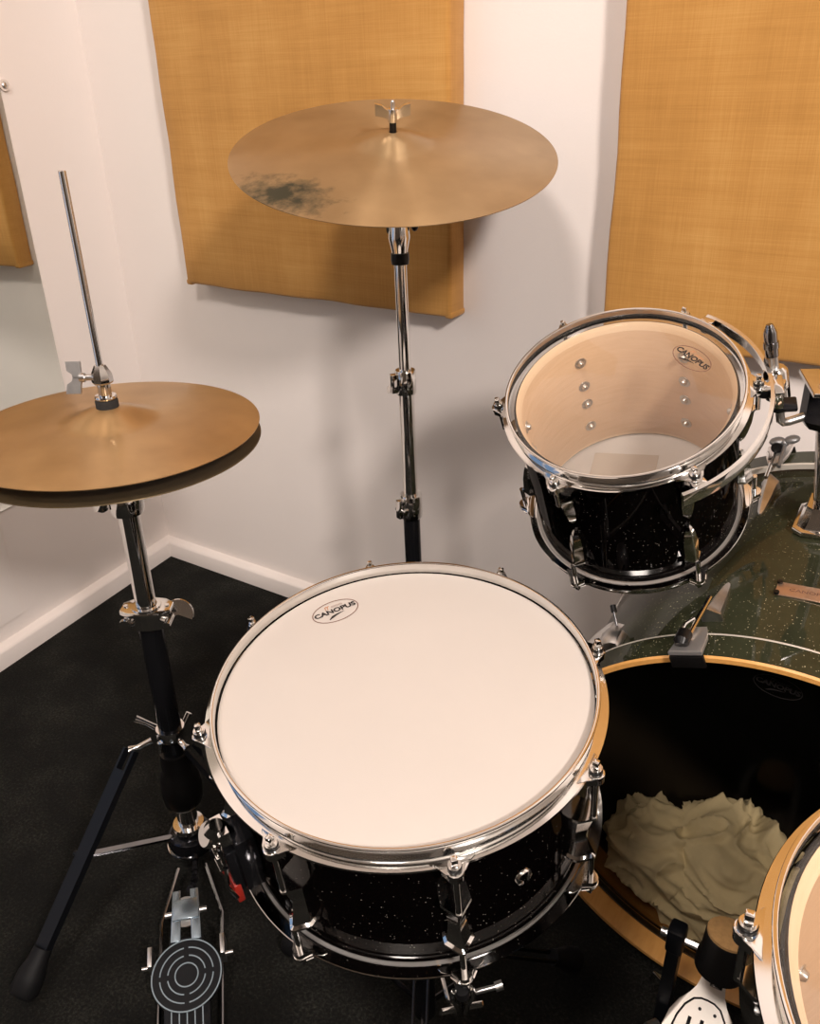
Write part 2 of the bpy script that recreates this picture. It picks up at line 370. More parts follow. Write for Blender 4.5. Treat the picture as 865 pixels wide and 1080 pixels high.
# ------------------------------------------------------------------ shared drum pieces
def hoop_mesh(R, top=True, ears=(), flange=.0122, name='hoop', H=.0185, gates=False):
    """triple-flanged hoop, its crown at z=0, flange below"""
    pr = [(R+.0046, -.0012), (R+.0043, -.0003), (R+.0030, 0), (R+.0014, -.0004), (R+.0006, -.0024), (R+.0006, -H+.005), (R+.0012, -H+.0034),
          (R+flange, -H+.002), (R+flange+.0006, -H+.0005), (R+flange, -H-.0003), (R+.0034, -H+.0012), (R+.0024, -H+.0036), (R+.0024, -.0034), (R+.0030, -.0022), (R+.0042, -.0019)]
    w = MB(); w.lathe(pr, seg=128, closed=True)
    for a in ears:
        M = RZ(a)
        base = R+.004; tip = R+.0165
        ol = [(base, -.021), (base+.004, -.019), (tip-.004, -.0115)] + arc(.0075, -pi/2.4, pi/2.4, 8, (tip, 0)) + [(tip-.004, .0115), (base+.004, .019), (base, .021)]
        w.prism(ol, -H-.0002, -H+.0026, M, .0009)
        # turned-down lip under the ear
        sk = [(tip-.004, -.0105)] + arc(.0070, -pi/2.4, pi/2.4, 8, (tip, 0)) + [(tip-.004, .0105)]
        w.prism(sk, -H-.0065, -H, M, 0)
    return w
def rod_mesh(r, z_ear, z_lug, up=1):
    """tension rod at radius r: washers and square head above the ear, shaft down to the lug (up=-1 mirrors it)"""
    w = MB(); u = up
    def z(v): return z_ear + u*v
    w.cyl((r, 0, z(.0002)), (r, 0, z(.0016)), .0066, 20, mi=0)
    w.cyl((r, 0, z(.0016)), (r, 0, z(.0042)), .0060, 20, mi=1)
    w.cyl((r, 0, z(.0042)), (r, 0, z(.0058)), .0055, 20, mi=0)
    w.cyl((r, 0, z(.0058)), (r, 0, z(.0075)), .0046, 18, mi=0)
    w.box((r, 0, z(.0105)), (.0056, .0056, .007), I4, .0010)
    w.cyl((r, 0, z(-.004)), (r, 0, z_lug), .0030, 12, mi=0)
    return w
def lug_mesh(R, z0, z1, wtop=.0125, dtop=.0215, both=True):
    """faceted lug: a chevron lip at the open end narrowing to a waist, seated on the shell at radius R"""
    w = MB(); L = z1 - z0
    def sec(t, hw, d):
        z = z1 - L*t; b = R - .003
        return [(b, -hw, z), (R+d*.45, -hw, z), (R+d, -hw*.12, z), (R+d, hw*.12, z), (R+d*.45, hw, z), (b, hw, z)]
    if both: prof = [(0, 1, 1), (.05, 1.02, 1.0), (.09, .84, .86), (.35, .66, .66), (.5, .60, .60), (.65, .66, .66), (.91, .84, .86), (.95, 1.02, 1.0), (1, 1, 1)]
    else: prof = [(0, 1, 1), (.06, 1.02, 1), (.13, .86, .86), (.45, .92, .74), (.75, .70, .52), (.93, .38, .34), (1, .18, .2)]
    w.loft([sec(t, wtop*a, dtop*b) for t, a, b in prof])
    return w
def shell_part(name, Ro, Ri, z0, z1, mats, parent, bev=.008, seg=128):
    """mats: outside, inside, edge"""
    w = MB(); t = Ro - Ri
    pr = [(Ro, z0+.003), (Ro, z1-.003), (Ro-.0015, z1-.0005), (Ro-.0028, z1), (Ri, z1-bev), (Ri, z0+bev), (Ro-.0028, z0), (Ro-.0015, z0+.0005)]
    w.lathe(pr, seg=seg, closed=True)
    o = w.build(name, mats, parent, 30)
    for pl in o.data.polygons:
        c = pl.center; r = math.hypot(c.x, c.y)
        nr = (pl.normal.x*c.x + pl.normal.y*c.y)/max(r, 1e-6)
        pl.material_index = 1 if nr < -.9 else (2 if nr < .2 else 0)
    return o
def head_disc(name, R, z, mat, parent, drop=.003, flip=1):
    w = MB(); pr = [(0, z), (R*.5, z), (R-.006, z), (R-.0025, z-flip*.0006), (R, z-flip*drop)]
    fs = w.lathe(pr, seg=96)
    bmesh.ops.remove_doubles(w.bm, verts=w.bm.verts[:], dist=1e-4)
    return w.build(name, mat, parent, 60)
def text_bm(s, size, offset=0.0, sx=1.0):
    cu = bpy.data.curves.new('lettering', 'FONT'); cu.body = s; cu.size = size; cu.offset = offset; cu.align_x = 'CENTER'; cu.align_y = 'CENTER'
    cu.resolution_u = 3
    ob = bpy.data.objects.new('lettering', cu); COL.objects.link(ob)
    dg = bpy.context.evaluated_depsgraph_get(); me = bpy.data.meshes.new_from_object(ob.evaluated_get(dg))
    b = bmesh.new(); b.from_mesh(me); bpy.data.objects.remove(ob); bpy.data.curves.remove(cu); bpy.data.meshes.remove(me)
    for v in b.verts: v.co.x *= sx
    return b
def head_logo(parent, c, u, a, b, z, mats):
    """oval maker's mark printed on a drum head: ring, lettering, a small line above, a stroke below"""
    ang = math.atan2(u[1], u[0]); M = T(c[0], c[1], z) @ RZ(ang)
    w = MB(); n = 72; t = .00105
    rows = [[(a*cos(2*pi*k/n), b*sin(2*pi*k/n), 0), ((a-t)*cos(2*pi*k/n), (b-t)*sin(2*pi*k/n), 0)] for k in range(n)]
    w._add(rows, M, True, False, mi=0)
    w.merge(text_bm('CANOPUS', .0092*a/.026, .00038, 1.10), M @ T(0, b*.06, .0001), 1)
    # italic initials and fine print above the name
    for x0 in (-.36, -.26):
        w.merge(_quad([(a*x0, b*.32), (a*(x0+.035), b*.32), (a*(x0+.075), b*.66), (a*(x0+.04), b*.66)]), M @ T(0, 0, .0001), 2)
        w.merge(_quad([(a*(x0+.02), b*.64), (a*(x0+.13), b*.70), (a*(x0+.13), b*.62), (a*(x0+.02), b*.57)]), M @ T(0, 0, .00012), 2)
    for k in range(9):
        x = a*(-.06 + .055*k); w.merge(_quad([(x, b*.40), (x+a*.036, b*.40), (x+a*.036, b*.56), (x, b*.56)]), M @ T(0, 0, .0001), 3)
    # tapering stroke under the name
    pts = [(-.42, -.62, .03), (-.25, -.46, .10), (-.05, -.36, .07), (.15, -.30, .04), (.32, -.27, .012)]
    rows = [[(a*x, b*(y-h), .0001), (a*x, b*(y+h), .0001)] for x, y, h in pts]
    w._add(rows, M, False, False, mi=1)
    return w.build('printed_logo', mats, parent, recalc=True)
def _quad(p):
    b = bmesh.new(); b.faces.new([b.verts.new((x, y, 0)) for x, y in p]); return b
SCREWS = simple('zinc_screw', (.55, .53, .50), .3, .9)

# ------------------------------------------------------------------ snare drum
SC, SN = V((1.2554, -.7704, .5939)), V((.0179, -.1315, .9912))
H = .190
snare = thing('snare_drum', 'black sparkle snare drum with white coated head, in the middle', 'drum', basis(SN, SC - SN.normalized()*H))
LUG8 = [RAD(-1 + 45*k) for k in range(8)]
hoop_mesh(.1795, ears=LUG8)
w = hoop_mesh(.1795, ears=LUG8); o = w.build('batter_hoop', chrome, snare, 40); o.location = (0, 0, H)
for v in o.data.vertices: pass
w = hoop_mesh(.1795, ears=LUG8); o = w.build('snare_side_hoop', chrome, snare, 40); o.rotation_euler = (pi, 0, RAD(-2)*1); o.location = (0, 0, 0)
shell_part('shell', .1765, .170, .014, H-.014, [black_sparkle, shell_black_in, shell_black_in], snare)
hd = head_disc('batter_head', .1790, H-.0105, coated_head, snare)
head_logo(hd, (-.1266, .0606), (.51, .86), .0262, .0170, H-.0101, [ink_soft, ink, ink_copper, ink_grey])
head_disc('resonant_head', .1790, .0105, frosted_film, snare, flip=-1)
lug = lug_mesh(.1765, .056, .116, .0130, .0225).build('lug', chrome, snare, LUG8 and 32); lug.rotation_euler = (0, 0, LUG8[0]); repeat(lug, LUG8[1:])
rod = rod_mesh(.1955, H-.016, .114).build('tension_rod', [chrome, black_plastic], snare, 32); rod.rotation_euler = (0, 0, LUG8[0]); repeat(rod, LUG8[1:])
rod = rod_mesh(.1955, .016, .058, -1).build('tension_rod', [chrome, black_plastic], snare, 32); rod.rotation_euler = (0, 0, LUG8[0]); repeat(rod, LUG8[1:])
w = MB(); M = RZ(RAD(-24.7)) @ T(.1765, 0, H-.096) @ RY(pi/2)
w.lathe([(.0032, -.002), (.0032, .0028), (.0050, .0040), (.0078, .0030), (.0092, .0004), (.0092, -.001)], M, 28); w.build('air_vent', chrome, snare)
w = MB()     # throw-off on the side towards the hi-hat
M = RZ(RAD(-116))
w.box((.186, 0, .078), (.020, .034, .070), M, .003, mi=1)
w.box((.199, 0, .070), (.012, .022, .058), M, .003, mi=1)
w.loft([[(.196+dx, y, z) for dx, y in ((0, -.012), (.010, -.012), (.010, .012), (0, .012))] for dx0, z in ((0, .112), (0, .128))], M)
w.tube([(.198, 0, .112), (.206, 0, .128), (.204, .004, .136)], [.010, .010, .006], 14, M)
w.lathe([(0, .012), (.0105, .012), (.0120, .010), (.0120, 0), (0, 0)], M @ T(.205, -.006, .112) @ RY(RAD(55)), 26)
w.box((.2115, 0, .094), (.004, .026, .018), M, .001)
w.box((.2125, -.004, .092), (.005, .003, .012), M, .0008, mi=1)
w.tube([(.206, -.010, .118), (.214, -.013, .100), (.212, -.013, .086), (.212, .013, .086)], .0017, 8, M)
for s in (-1, 1): w.tube([(.208, s*.011, .084), (.2115, s*.011, .060), (.206, s*.010, .036)], .0022, 8, M)
w.build('throw_off', [chrome, black_chrome], snare, 32)
w = MB(); w.box((.203, .002, .040), (.007, .019, .026), M, .0015); w.build('throw_off_lever', red_paint, snare, label='red lever tip of the throw-off')
w = MB(); M = RZ(RAD(64)); w.box((.184, 0, .07), (.016, .030, .042), M, .003); w.box((.194, 0, .06), (.010, .024, .016), M, .002); w.build('butt_plate', chrome, snare)
w = MB()     # snare wires under the bottom head
for k in range(-9, 10): w.tube([(-.165*cos(RAD(26))+k*.0022*sin(RAD(26)), -.165*sin(RAD(26))-k*.0022*cos(RAD(26)), .0075), (.165*cos(RAD(26))+k*.0022*sin(RAD(26)), .165*sin(RAD(26))-k*.0022*cos(RAD(26)), .0075)], .0006, 5)
w.build('snare_wires', steel, snare)

# ------------------------------------------------------------------ snare stand
def rubber_foot(parent, p, d, r=.016, l=.05, name='rubber_foot'):
    d = V(d).normalized(); p = V(p); w = MB()
    w.tube([p - d*l, p - d*l*.72, p - d*l*.45, p - d*.006, p], [r*.62, r*.72, r*.95, r, r*.82], 18); return w.build(name, black_rubber, parent)
bx0 = SC - SN.normalized()*H
sst = thing('snare_stand', 'chrome basket stand holding the snare drum, mostly hidden beneath it', 'stand', T(bx0.x, bx0.y, 0))
SM = snare.matrix_world.copy(); ib = sst.matrix_world.inverted()
def sl(r, a, z): return ib @ (SM @ V((r*cos(a), r*sin(a), z)))
w = MB(); hub = V((0, 0, .30))
w.cyl((0, 0, .205), (0, 0, .245), .020, 20); w.cyl((0, 0, .10), (0, 0, .22), .0115, 18); w.cyl((0, 0, .165), (0, 0, .19), .0165, 18); w.cyl((0, 0, .06), (0, 0, .18), .0135, 18)
w.sphere((0, 0, .250), .019); w.build('tube', black_chrome, sst)
for a in (RAD(-47), RAD(73), RAD(193)):
    w = MB(); ca, sa = cos(a), sin(a)
    for s in (-1, 1):
        off = V((-sa*.0065*s, ca*.0065*s, 0))
        tip = sl(.197, a, -.012)
        w.tube([V((ca*.014, sa*.014, .225)) + off, sl(.08, a, -.165) + off, sl(.135, a, -.140) + off, sl(.172, a, -.092) + off*.8, sl(.188, a, -.045) + off*.8, tip + off*1.5, sl(.199, a, .004) + off*1.2], .0026, 8)
        w.tube([sl(.184, a, -.056) + off*.7, sl(.187, a, -.050) + off*3.0], .0021, 8); w.tube([sl(.178, a, -.072) + off*.7, sl(.181, a, -.066) + off*3.1], .0021, 8)
    w.build('basket_arm', chrome, sst)
    w = MB(); w.cyl(sl(.196, a, -.011), sl(.196, a, -.001), .0065, 14); w.build('rubber_grip', black_rubber, sst)
w = MB(); w.cyl(sl(.192, RAD(-45), -.020), sl(.196, RAD(-38), -.016), .0024, 14); w.cyl(sl(.196, RAD(-38), -.016), sl(.197, RAD(-36), -.015), .0042, 14); w.build('adjusting_screw', steel, sst)
for a in (RAD(58), RAD(178), RAD(298)):
    ft = V((.232*cos(a), .232*sin(a), .012)); top = V((.016*cos(a), .016*sin(a), .178)); w = MB()
    tn = V((-sin(a), cos(a), 0))
    for s in (-1, 1):
        w.tube([top + tn*.008*s, ft + (top-ft)*.08 + tn*.008*s], .0035, 8, flat=.6)
    w.tube([V((.015*cos(a), .015*sin(a), .075)), ft + (top-ft)*.55], .0035, 8); lg = w.build('leg', black_chrome, sst)
    rubber_foot(lg, ft, (ft-top), .017, .052)

# ------------------------------------------------------------------ cymbals
def cymbal(R, bow, bell_r, bell_h, t=.0011, hole=.006):
    zb = bow
    pr = []; n = 40
    for k in range(n+1):
        r = hole + (R-hole)*(k/n)**1.25; q = min(1.0, r/bell_r)
        pr.append((r, zb*(1-(r/R)**1.6) + bell_h*(.5+.5*cos(pi*q**1.25))))
    bot = [(r, z-t) for r, z in pr[::-1]]; bot[0] = (R-.0004, -t)
    w = MB(); w.lathe(pr + bot, seg=128, closed=True); return w
HC = V((.7856, -.6905, .7335)); HN = V((.0077, .0078, .9999))
o = cymbal(.178, .0135, .062, .0150).build('hi_hat_cymbal', [bronze_hat, bronze_hat], None, 25)
tag(o, 'upper hi-hat cymbal, coppery bronze, at the left of the kit', 'cymbal', None, basis(HN, HC))
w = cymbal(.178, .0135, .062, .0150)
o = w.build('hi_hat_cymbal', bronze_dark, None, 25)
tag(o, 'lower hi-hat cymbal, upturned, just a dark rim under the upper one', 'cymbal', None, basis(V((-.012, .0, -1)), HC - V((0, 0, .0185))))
RC, RN = V((.9471, -.2966, 1.0147)), V((.1742, -.2231, .9591))
o = cymbal(.216, .0165, .060, .0125).build('crash_cymbal', bronze_ride, None, 25)
tag(o, 'large worn bronze cymbal with a black smudge, tilted on the tall stand', 'cymbal', None, basis(RN, RC))

# ------------------------------------------------------------------ hi-hat clutch
hx, hy = HC.x, HC.y
cl = thing('hi_hat_clutch', 'chrome hi-hat clutch with wing screw above the upper hi-hat cymbal', 'clutch', T(hx, hy, HC.z + .0285))
w = MB(); w.lathe([(.0043, .051), (.0065, .051), (.0115, .041), (.0125, .036), (.0125, .031), (.0115, .029), (.0075, .028), (.0075, .026), (.0043, .026)], I4, 8, closed=True); w.build('collar', chrome, cl, 20)
w = MB(); w.lathe([(.0043, .028), (.0078, .028), (.0078, .014), (.0125, .0135), (.0130, .0115), (.0125, .0100), (.0100, .0098), (.0100, .0075), (.0120, .0072), (.0125, .0040), (.0043, .0040)], I4, 28, closed=True); w.build('sleeve', chrome, cl, 30)
w = MB(); w.lathe([(.0043, .0085), (.0128, .0085), (.0134, .0070), (.0134, -.0035), (.0043, -.0035)], I4, 28, closed=True); w.build('felt', felt_dark, cl, 40)
w = MB(); dv = V((-.84, -.54, 0)).normalized(); sd = V((.54, -.84, 0))
M = basis(dv, (0, 0, .036), (0, 0, 1)) @ RZ(RAD(24))
w.cyl((0, 0, .010), (0, 0, .024), .0036, 12, M); w.cyl((0, 0, .020), (0, 0, .026), .0055, 12, M)
for s in (-1, 1):
    w.loft([[(s*x, q*.0019, z) for q, z in ((-1, z0), (1, z0), (1, z1), (-1, z1))] for x, z0, z1 in ((-.001, .024, .034), (.004, .0235, .035), (.008, .0245, .041), (.019, .0250, .0425))], M)
w.build('wing_screw', steel, cl, 30)

# ------------------------------------------------------------------ hi-hat stand
hs = thing('hi_hat_stand', 'hi-hat stand with black leg, chrome tube and round-patterned footboard', 'stand', T(hx, hy, 0))
w = MB(); w.cyl((0, 0, .30), (0, 0, 1.0262), .0040, 14); w.sphere((0, 0, 1.0262), .0040, I4, (1, 1, .3)); w.build('pull_rod', chrome, hs)
w = MB(); w.tube([(0, 0, .44), (0, 0, .672)], .0135, 28); w.build('upper_tube', chrome, hs)
w = MB(); w.lathe([(.0042, .6835), (.016, .6830), (.019, .679), (.019, .672), (.0145, .669), (.0145, .650), (.0042, .650)], I4, 28, closed=True)
w.cyl((-.012, -.010, .665), (-.030, -.022, .669), .0055, 12); w.cyl((-.026, -.020, .667), (-.032, -.024, .6695), .0085, 14); w.lathe([(.0135, .650), (.0195, .648), (.0215, .642), (.0215, .626), (.0200, .619), (.0135, .617)], I4, 28, closed=True); w.box((-.027, -.017, .632), (.016, .012, .018), RZ(RAD(8)), .003); w.build('cymbal_seat', chrome, hs)
w = MB(); w.lathe([(.0042, .6862), (.0140, .6860), (.0150, .6852), (.0150, .6838), (.0042, .6838)], I4, 24, closed=True); w.build('felt', felt_dark, hs)
w = MB(); w.tube([(0, 0, .215), (0, 0, .455)], .0165, 28); w.build('lower_tube', black_chrome, hs)
w = MB()    # height clamp: eared collar with a half-round wing
u = V((.84, .54, 0)); v = V((-.54, .84, 0)); MC = RZ(math.atan2(u.y, u.x))
ol = [(.034, -.010), (.034, .010), (.022, .019), (.006, .0225), (-.006, .0225), (-.022, .019), (-.034, .010), (-.034, -.010), (-.022, -.019), (-.006, -.0225), (.006, -.0225), (.022, -.019)]
w.prism(ol, .470, .4765, MC, .0015); w.prism([(x*.86, y*.9) for x, y in ol], .449, .470, MC)
w.lathe([(.0145, .4795), (.0195, .4790), (.0200, .4760), (.0145, .4760)], I4, 26, closed=True)
for sx in (-1, 1): w.cyl((sx*.028, 0, .476), (sx*.028, 0, .4782), .0030, 10, MC)
w.cyl((.030, -.022, .458), (.030, .014, .458), .0052, 14, MC); w.cyl((-.026, -.022, .459), (-.026, -.016, .459), .0085, 16, MC)
w.lathe([(1e-4, .0022), (.0205, .0022), (.0215, 0), (.0205, -.0022), (1e-4, -.0022)], MC @ T(.040, .004, .459) @ RX(RAD(62)), 22, RAD(-20), RAD(200))
w.build('height_clamp', chrome, hs, 30)
w = MB()    # leg collar with three arms
w.lathe([(.0165, .268), (.0205, .268), (.0215, .264), (.0215, .254), (.0205, .251), (.0165, .251)], I4, 28, closed=True)
for tip in ((-.038, -.048, .242), (.030, .000, .240)): w.tube([V(tip)*.45 + V((0, 0, .258*.55)), V(tip)*.8 + V((0, 0, .25*.2)), V(tip)], [.005, .0045, .0065], 10)
w.tube([(-.018, -.008, .262), (-.030, -.018, .276), (-.040, -.026, .284)], [.005, .004, .0055], 10); w.tube([(.008, .018, .262), (.010, .030, .276)], [.004, .0045], 10)
w.cyl((0, -.022, .254), (0, -.024, .238), .004, 10); w.build('leg_collar', chrome, hs)
w = MB(); w.lathe([(.012, .222), (.0215, .222), (.0235, .205), (.0225, .190), (.0285, .176), (.031, .150), (.029, .128), (.022, .118), (.012, .118)], I4, 24, closed=True); w.build('spring_housing', black_plastic, hs)
w = MB(); w.tube([(0, 0, .055), (0, 0, .125)], .0155, 26); w.lathe([(.0155, .079), (.0235, .078), (.0245, .073), (.0235, .068), (.0155, .066)], I4, 28, closed=True); w.build('base_tube', chrome, hs)
w = MB(); w.loft([[(x*k, y*k, z) for x, y in arc(.036, 0, 2*pi, 20)[:-1]] for k, z in ((.72, .062), (.92, .058), (1.0, .048), (1.0, .036), (.95, .033))])
w.build('base_hub', black_chrome, hs)
w = MB(); w.lathe([(.0335, .0375), (.0375, .0375), (.0378, .0345), (.0335, .0340)], I4, 30, RAD(190), RAD(330), True); w.build('base_hub_lip', chrome, hs)
def hat_leg(top, knee, foot, strut0):
    top, knee, foot = V(top), V(knee), V(foot); d = (foot-top).normalized(); side = d.cross(V((0, 0, 1))).normalized(); nn = side.cross(d)
    w = MB(); e = foot - d*.035
    for s in (-1, 1): w.loft([[p + side*(s*.0085) + side*(a*.0018) + nn*(b*.0060) for a, b in ((-1, -1), (1, -1), (1, 1), (-1, 1))] for p in (top, e)])
    w.loft([[p + side*(a*.0088) + nn*(.0045 + b*.0014) for a, b in ((-1, -1), (1, -1), (1, 1), (-1, 1))] for p in (top + d*.03, e)])
    w.cyl(knee - side*.012, knee + side*.012, .0038, 10)
    lg = w.build('leg', black_paint, hs)
    rubber_foot(lg, foot, d, .020, .062)
    w = MB(); p0 = V(strut0); dd = (knee-p0).normalized(); s2 = dd.cross(V((0, 0, 1))).normalized(); n2 = s2.cross(dd)
    w.loft([[p + s2*(a*.0050) + n2*(b*.0020) for a, b in ((-1, -1), (1, -1), (1, 1), (-1, 1))] for p in (p0, knee)]); w.build('leg_brace', dark_chrome, hs)
hat_leg((-.036, -.046, .243), (-.041, -.158, .132), (-.018, -.298, .020), (-.012, -.026, .062))
hat_leg((.034, .002, .243), (.150, .012, .130), (.300, .020, .020), (.026, .004, .062))
# pedal: chain, linkage plate, patterned board
pu = V((.70, -.714, 0)).normalized(); pv = V((pu.y*-1, pu.x, 0))      # heelwards, sideways
def PB(a, b, z): return pu*a + pv*b + V((0, 0, z))
w = MB()
for k in range(9):
    t = k/8; p = PB(.036 + t*.088, .006, .030 + .050*t*t - .018*t + .012); q = PB(.036 + (t+.09)*.088, .006, .030 + .050*(t+.09)**2 - .018*(t+.09) + .012)
    w.tube([p, q], .0042 if k % 2 else .0055, 8)
w.build('pull_chain', black_chrome, hs)
slope = math.atan2(.075-.030, .190-.320)
def BZ(a): return .076 + (a-.165)*(-.27)
PM = Matrix((( pu.x*cos(.264), pv.x, pu.x*sin(.264), 0), (pu.y*cos(.264), pv.y, pu.y*sin(.264), 0), (-sin(.264), 0, cos(.264), 0), (0, 0, 0, 1)))
PM.translation = PB(.165, 0, .076)      # local x runs down the board to the heel
w = MB()
for s in (-1, 1): w.prism([(-.030, s*.0120-.0056), (.040, s*.0138-.0066), (.040, s*.0138+.0066), (-.030, s*.0120+.0056)], .0030, .0052, PM, .0005)
w.prism([(-.016, -.0165), (.012, -.018), (.012, .018), (-.016, .0165)], .0050, .0072, PM, .0008)
w.build('linkage_plate', plate_blue, hs)
w = MB(); w.prism(arc(.021, RAD(120), RAD(240), 10, (0, 0)) + arc(.021, RAD(-60), RAD(60), 10, (0, 0)), -.001, .0028, PM); w.cyl((0, -.028, 0), (0, .028, 0), .004, 12, PM); w.build('hinge_cap', steel, hs)
w = MB(); dc = .084
w.prism([(dc+.046*cos(t), .046*sin(t)) for t in [2*pi*k/48 for k in range(48)]], -.004, .0034, PM, .0012)
w.prism([(dc, -.0285), (.27, -.0305), (.27, .0305), (dc, .0285)], -.004, .0026, PM, .001)
w.prism([(.035, -.022), (dc, -.026), (dc, .026), (.035, .022)], -.004, .0024, PM, .001)
fb = w.build('footboard', black_paint, hs)
w = MB()
def ring(r, t, a0, a1):
    n = max(4, int(48*(a1-a0)/(2*pi)))
    rows = [[(dc+(r+s*t/2)*cos(a0+(a1-a0)*k/n), (r+s*t/2)*sin(a0+(a1-a0)*k/n), h) for s, h in ((-1, .0034), (-1, .0043), (1, .0043), (1, .0034))] for k in range(n+1)]
    w._add(rows, PM, False, False)
ring(.0448, .0016, 0, 2*pi); ring(.0148, .0015, 0, 2*pi)
for q in range(4):
    ring(.0345, .0015, RAD(90*q+5), RAD(90*q+85)); ring(.0243, .0015, RAD(90*q+8), RAD(90*q+82))
for k in range(-2, 3):
    x0 = dc + math.sqrt(.0458**2 - (k*.0098)**2)
    w.box(((x0+.268)/2, k*.0098, .0029), (.268-x0, .0014, .0012), PM)
w.build('raised_pattern', pale_line, fb)
for s in (-1, 1):
    w = MB(); w.tube([PB(.045, s*.020, .030), PB(.130, s*.043, .020), PB(.30, s*.040, .014), PB(.44, s*.038, .012)], .0030, 8)
    w.build('pedal_rod', dark_chrome, hs)
for s in (-1, 1):
    w = MB(); w.prism([(.040, s*.0475-.003), (.066, s*.0475-.003), (.066, s*.0475+.003), (.040, s*.0475+.003)], -.026, .006, PM, .001); w.cyl((.060, s*.044, -.012), (.060, s*.060, -.012), .0028, 10, PM)
    w.build('hinge_bracket', steel, hs)
w = MB(); w.prism([(.268, -.034), (.36, -.036), (.36, .036), (.268, .034)], -.016, -.002, PM, .002); w.build('heel_plate', black_paint, hs)

# ------------------------------------------------------------------ tall cymbal stand
cs = thing('cymbal_stand', 'tall straight chrome cymbal stand behind the snare drum', 'stand', T(.967, -.297, 0))
ct = V((RC.x-.967, RC.y+.297, 0)) + V((0, 0, 0))
def CS(z):      # the tube leans a touch
    t = z/1.0; return V((-.016*t, 0, z))
w = MB(); w.tube([CS(.69), CS(.882)], .0090, 22); w.build('upper_tube', chrome, cs)
w = MB(); w.tube([CS(.49), CS(.715)], .0112, 22); w.build('middle_tube', chrome, cs)
w = MB(); w.tube([CS(.06), CS(.512)], .0132, 22); w.build('lower_tube', black_chrome, cs)
def clampring(z, r, R, h, wing):
    w = MB(); M = T(*CS(z))
    w.lathe([(r, h/2), (R, h/2), (R+.001, h/2-.002), (R+.001, -h/2+.002), (R, -h/2), (r, -h/2)], M, 24, closed=True)
    d = RZ(RAD(wing)); w.box((R+.004, 0, 0), (.012, .011, h*.8), M @ d, .002)
    w.cyl((R+.002, -.012, -.004), (R+.002, .012, -.004), .0038, 12, M @ d)
    return w, M @ d
w, M = clampring(.703, .009, .0145, .036, -122)
for s in (-1, 1): w.loft([[(.020+q*.002, y, z) for q, y, z in ((-1, s*b, c-.005), (1, s*b, c-.005), (1, s*b, c+.005), (-1, s*b, c+.005))] for b, c in ((.003, -.004), (.010, -.004+s*.006), (.018, -.004+s*.011))], M)
w.cyl((.014, 0, -.004), (.024, 0, -.004), .005, 14, M); w.build('height_clamp', chrome, cs, 30)
w, M = clampring(.500, .0112, .0165, .040, -110)
w.loft([[(.021+q*.0018, y, z) for q, y in ((-1, c-.004), (1, c-.004), (1, c+.004), (-1, c+.004))] for c, z in ((.006, .016), (.0, .0), (-.006, -.016))], M); w.build('height_clamp', chrome, cs, 30)
TP = CS(.905)
zr = RN.normalized(); RB = ib = None
base_r = RC - V((.967, -.297, 0))
w = MB(); w.lathe([(.007, .030), (.0140, .028), (.0155, .012), (.0120, -.004), (.0105, -.014), (.007, -.014)], T(*CS(.897)), 22, closed=True)
w.box((-.002, 0, .930), (.028, .024, .036), T(*(CS(.0))) @ T(-.014, 0, 0), .006)
w.cyl(V((-.016, 0, .935)), base_r + zr*.004, .0055, 14); w.build('tilter', chrome, cs, 30)
w = MB(); w.lathe([(.0095, .006), (.0128, .006), (.0130, -.003), (.0120, -.009), (.0095, -.009)], T(*CS(.882)), 22, closed=True); w.build('tilter_collar', black_plastic, cs)
w = MB(); ax = V((.84, .54, 0)); c0 = V((-.016, 0, .934))
w.cyl(c0 - ax*.024, c0 + ax*.020, .0045, 12)
for s, L, r in ((1, .018, .0095), (-1, .026, .0055)):
    w.sphere(c0 + ax*(s*(L+.005)) + V((0, 0, -.004 if s > 0 else .006)), r, I4, (.7, .7, 1.5 if s > 0 else .8), 14)
w.build('tilter_wing', black_plastic, cs)
MR = basis(RN, base_r)
w = MB(); w.cyl((0, 0, .012), (0, 0, .0445), .0046, 16, MR); w.build('nylon_sleeve', black_plastic, cs)
w = MB(); w.lathe([(.004, .016), (.014, .016), (.0145, .008), (.004, .008)], MR, 22, closed=True); w.build('felt', felt_dark, cs)
w = MB(); w.cyl((0, 0, .040), (0, 0, .0655), .0026, 12, MR); w.sphere((0, 0, .0655), .0026, MR); w.build('threaded_tip', steel, cs)
w = MB(); MW = MR @ T(0, 0, .0415) @ RZ(RAD(34))
w.lathe([(.0026, .0165), (.0062, .0160), (.0070, .006), (.0062, 0), (.0026, 0)], MW, 20, closed=True)
for s in (-1, 1):
    w.loft([[(s*x, q*t, z) for q, z in ((-1, z0), (1, z0), (1, z1), (-1, z1))] for x, t, z0, z1 in ((.004, .0042, .003, .0140), (.009, .0036, .0050, .0160), (.014, .0034, .0065, .0205), (.0225, .0032, .0080, .0225))], MW)
w.build('wing_nut', simple('polished_wing', (.8, .78, .75), .2, 1.0), cs, 28)
w = MB(); w.lathe([(.0132, .30), (.020, .30), (.021, .297), (.021, .272), (.020, .268), (.0132, .268)], T(*CS(0)), 22, closed=True); w.build('leg_collar', chrome, cs)
w = MB(); w.lathe([(.0132, .10), (.018, .10), (.018, .075), (.0132, .075)], I4, 22, closed=True); w.build('brace_collar', chrome, cs)
for a in (RAD(80), RAD(200), RAD(320)):
    top = V((.020*cos(a), .020*sin(a), .280)); ft = V((.190*cos(a), .190*sin(a), .016)); tn = V((-sin(a), cos(a), 0)); w = MB()
    for s in (-1, 1): w.tube([top + tn*.008*s, ft + (top-ft)*.1 + tn*.008*s], .0034, 8)
    w.tube([V((.018*cos(a), .018*sin(a), .088)), ft + (top-ft)*.5], .0032, 8); lg = w.build('leg', dark_chrome, cs); rubber_foot(lg, ft, ft-top, .016, .05)

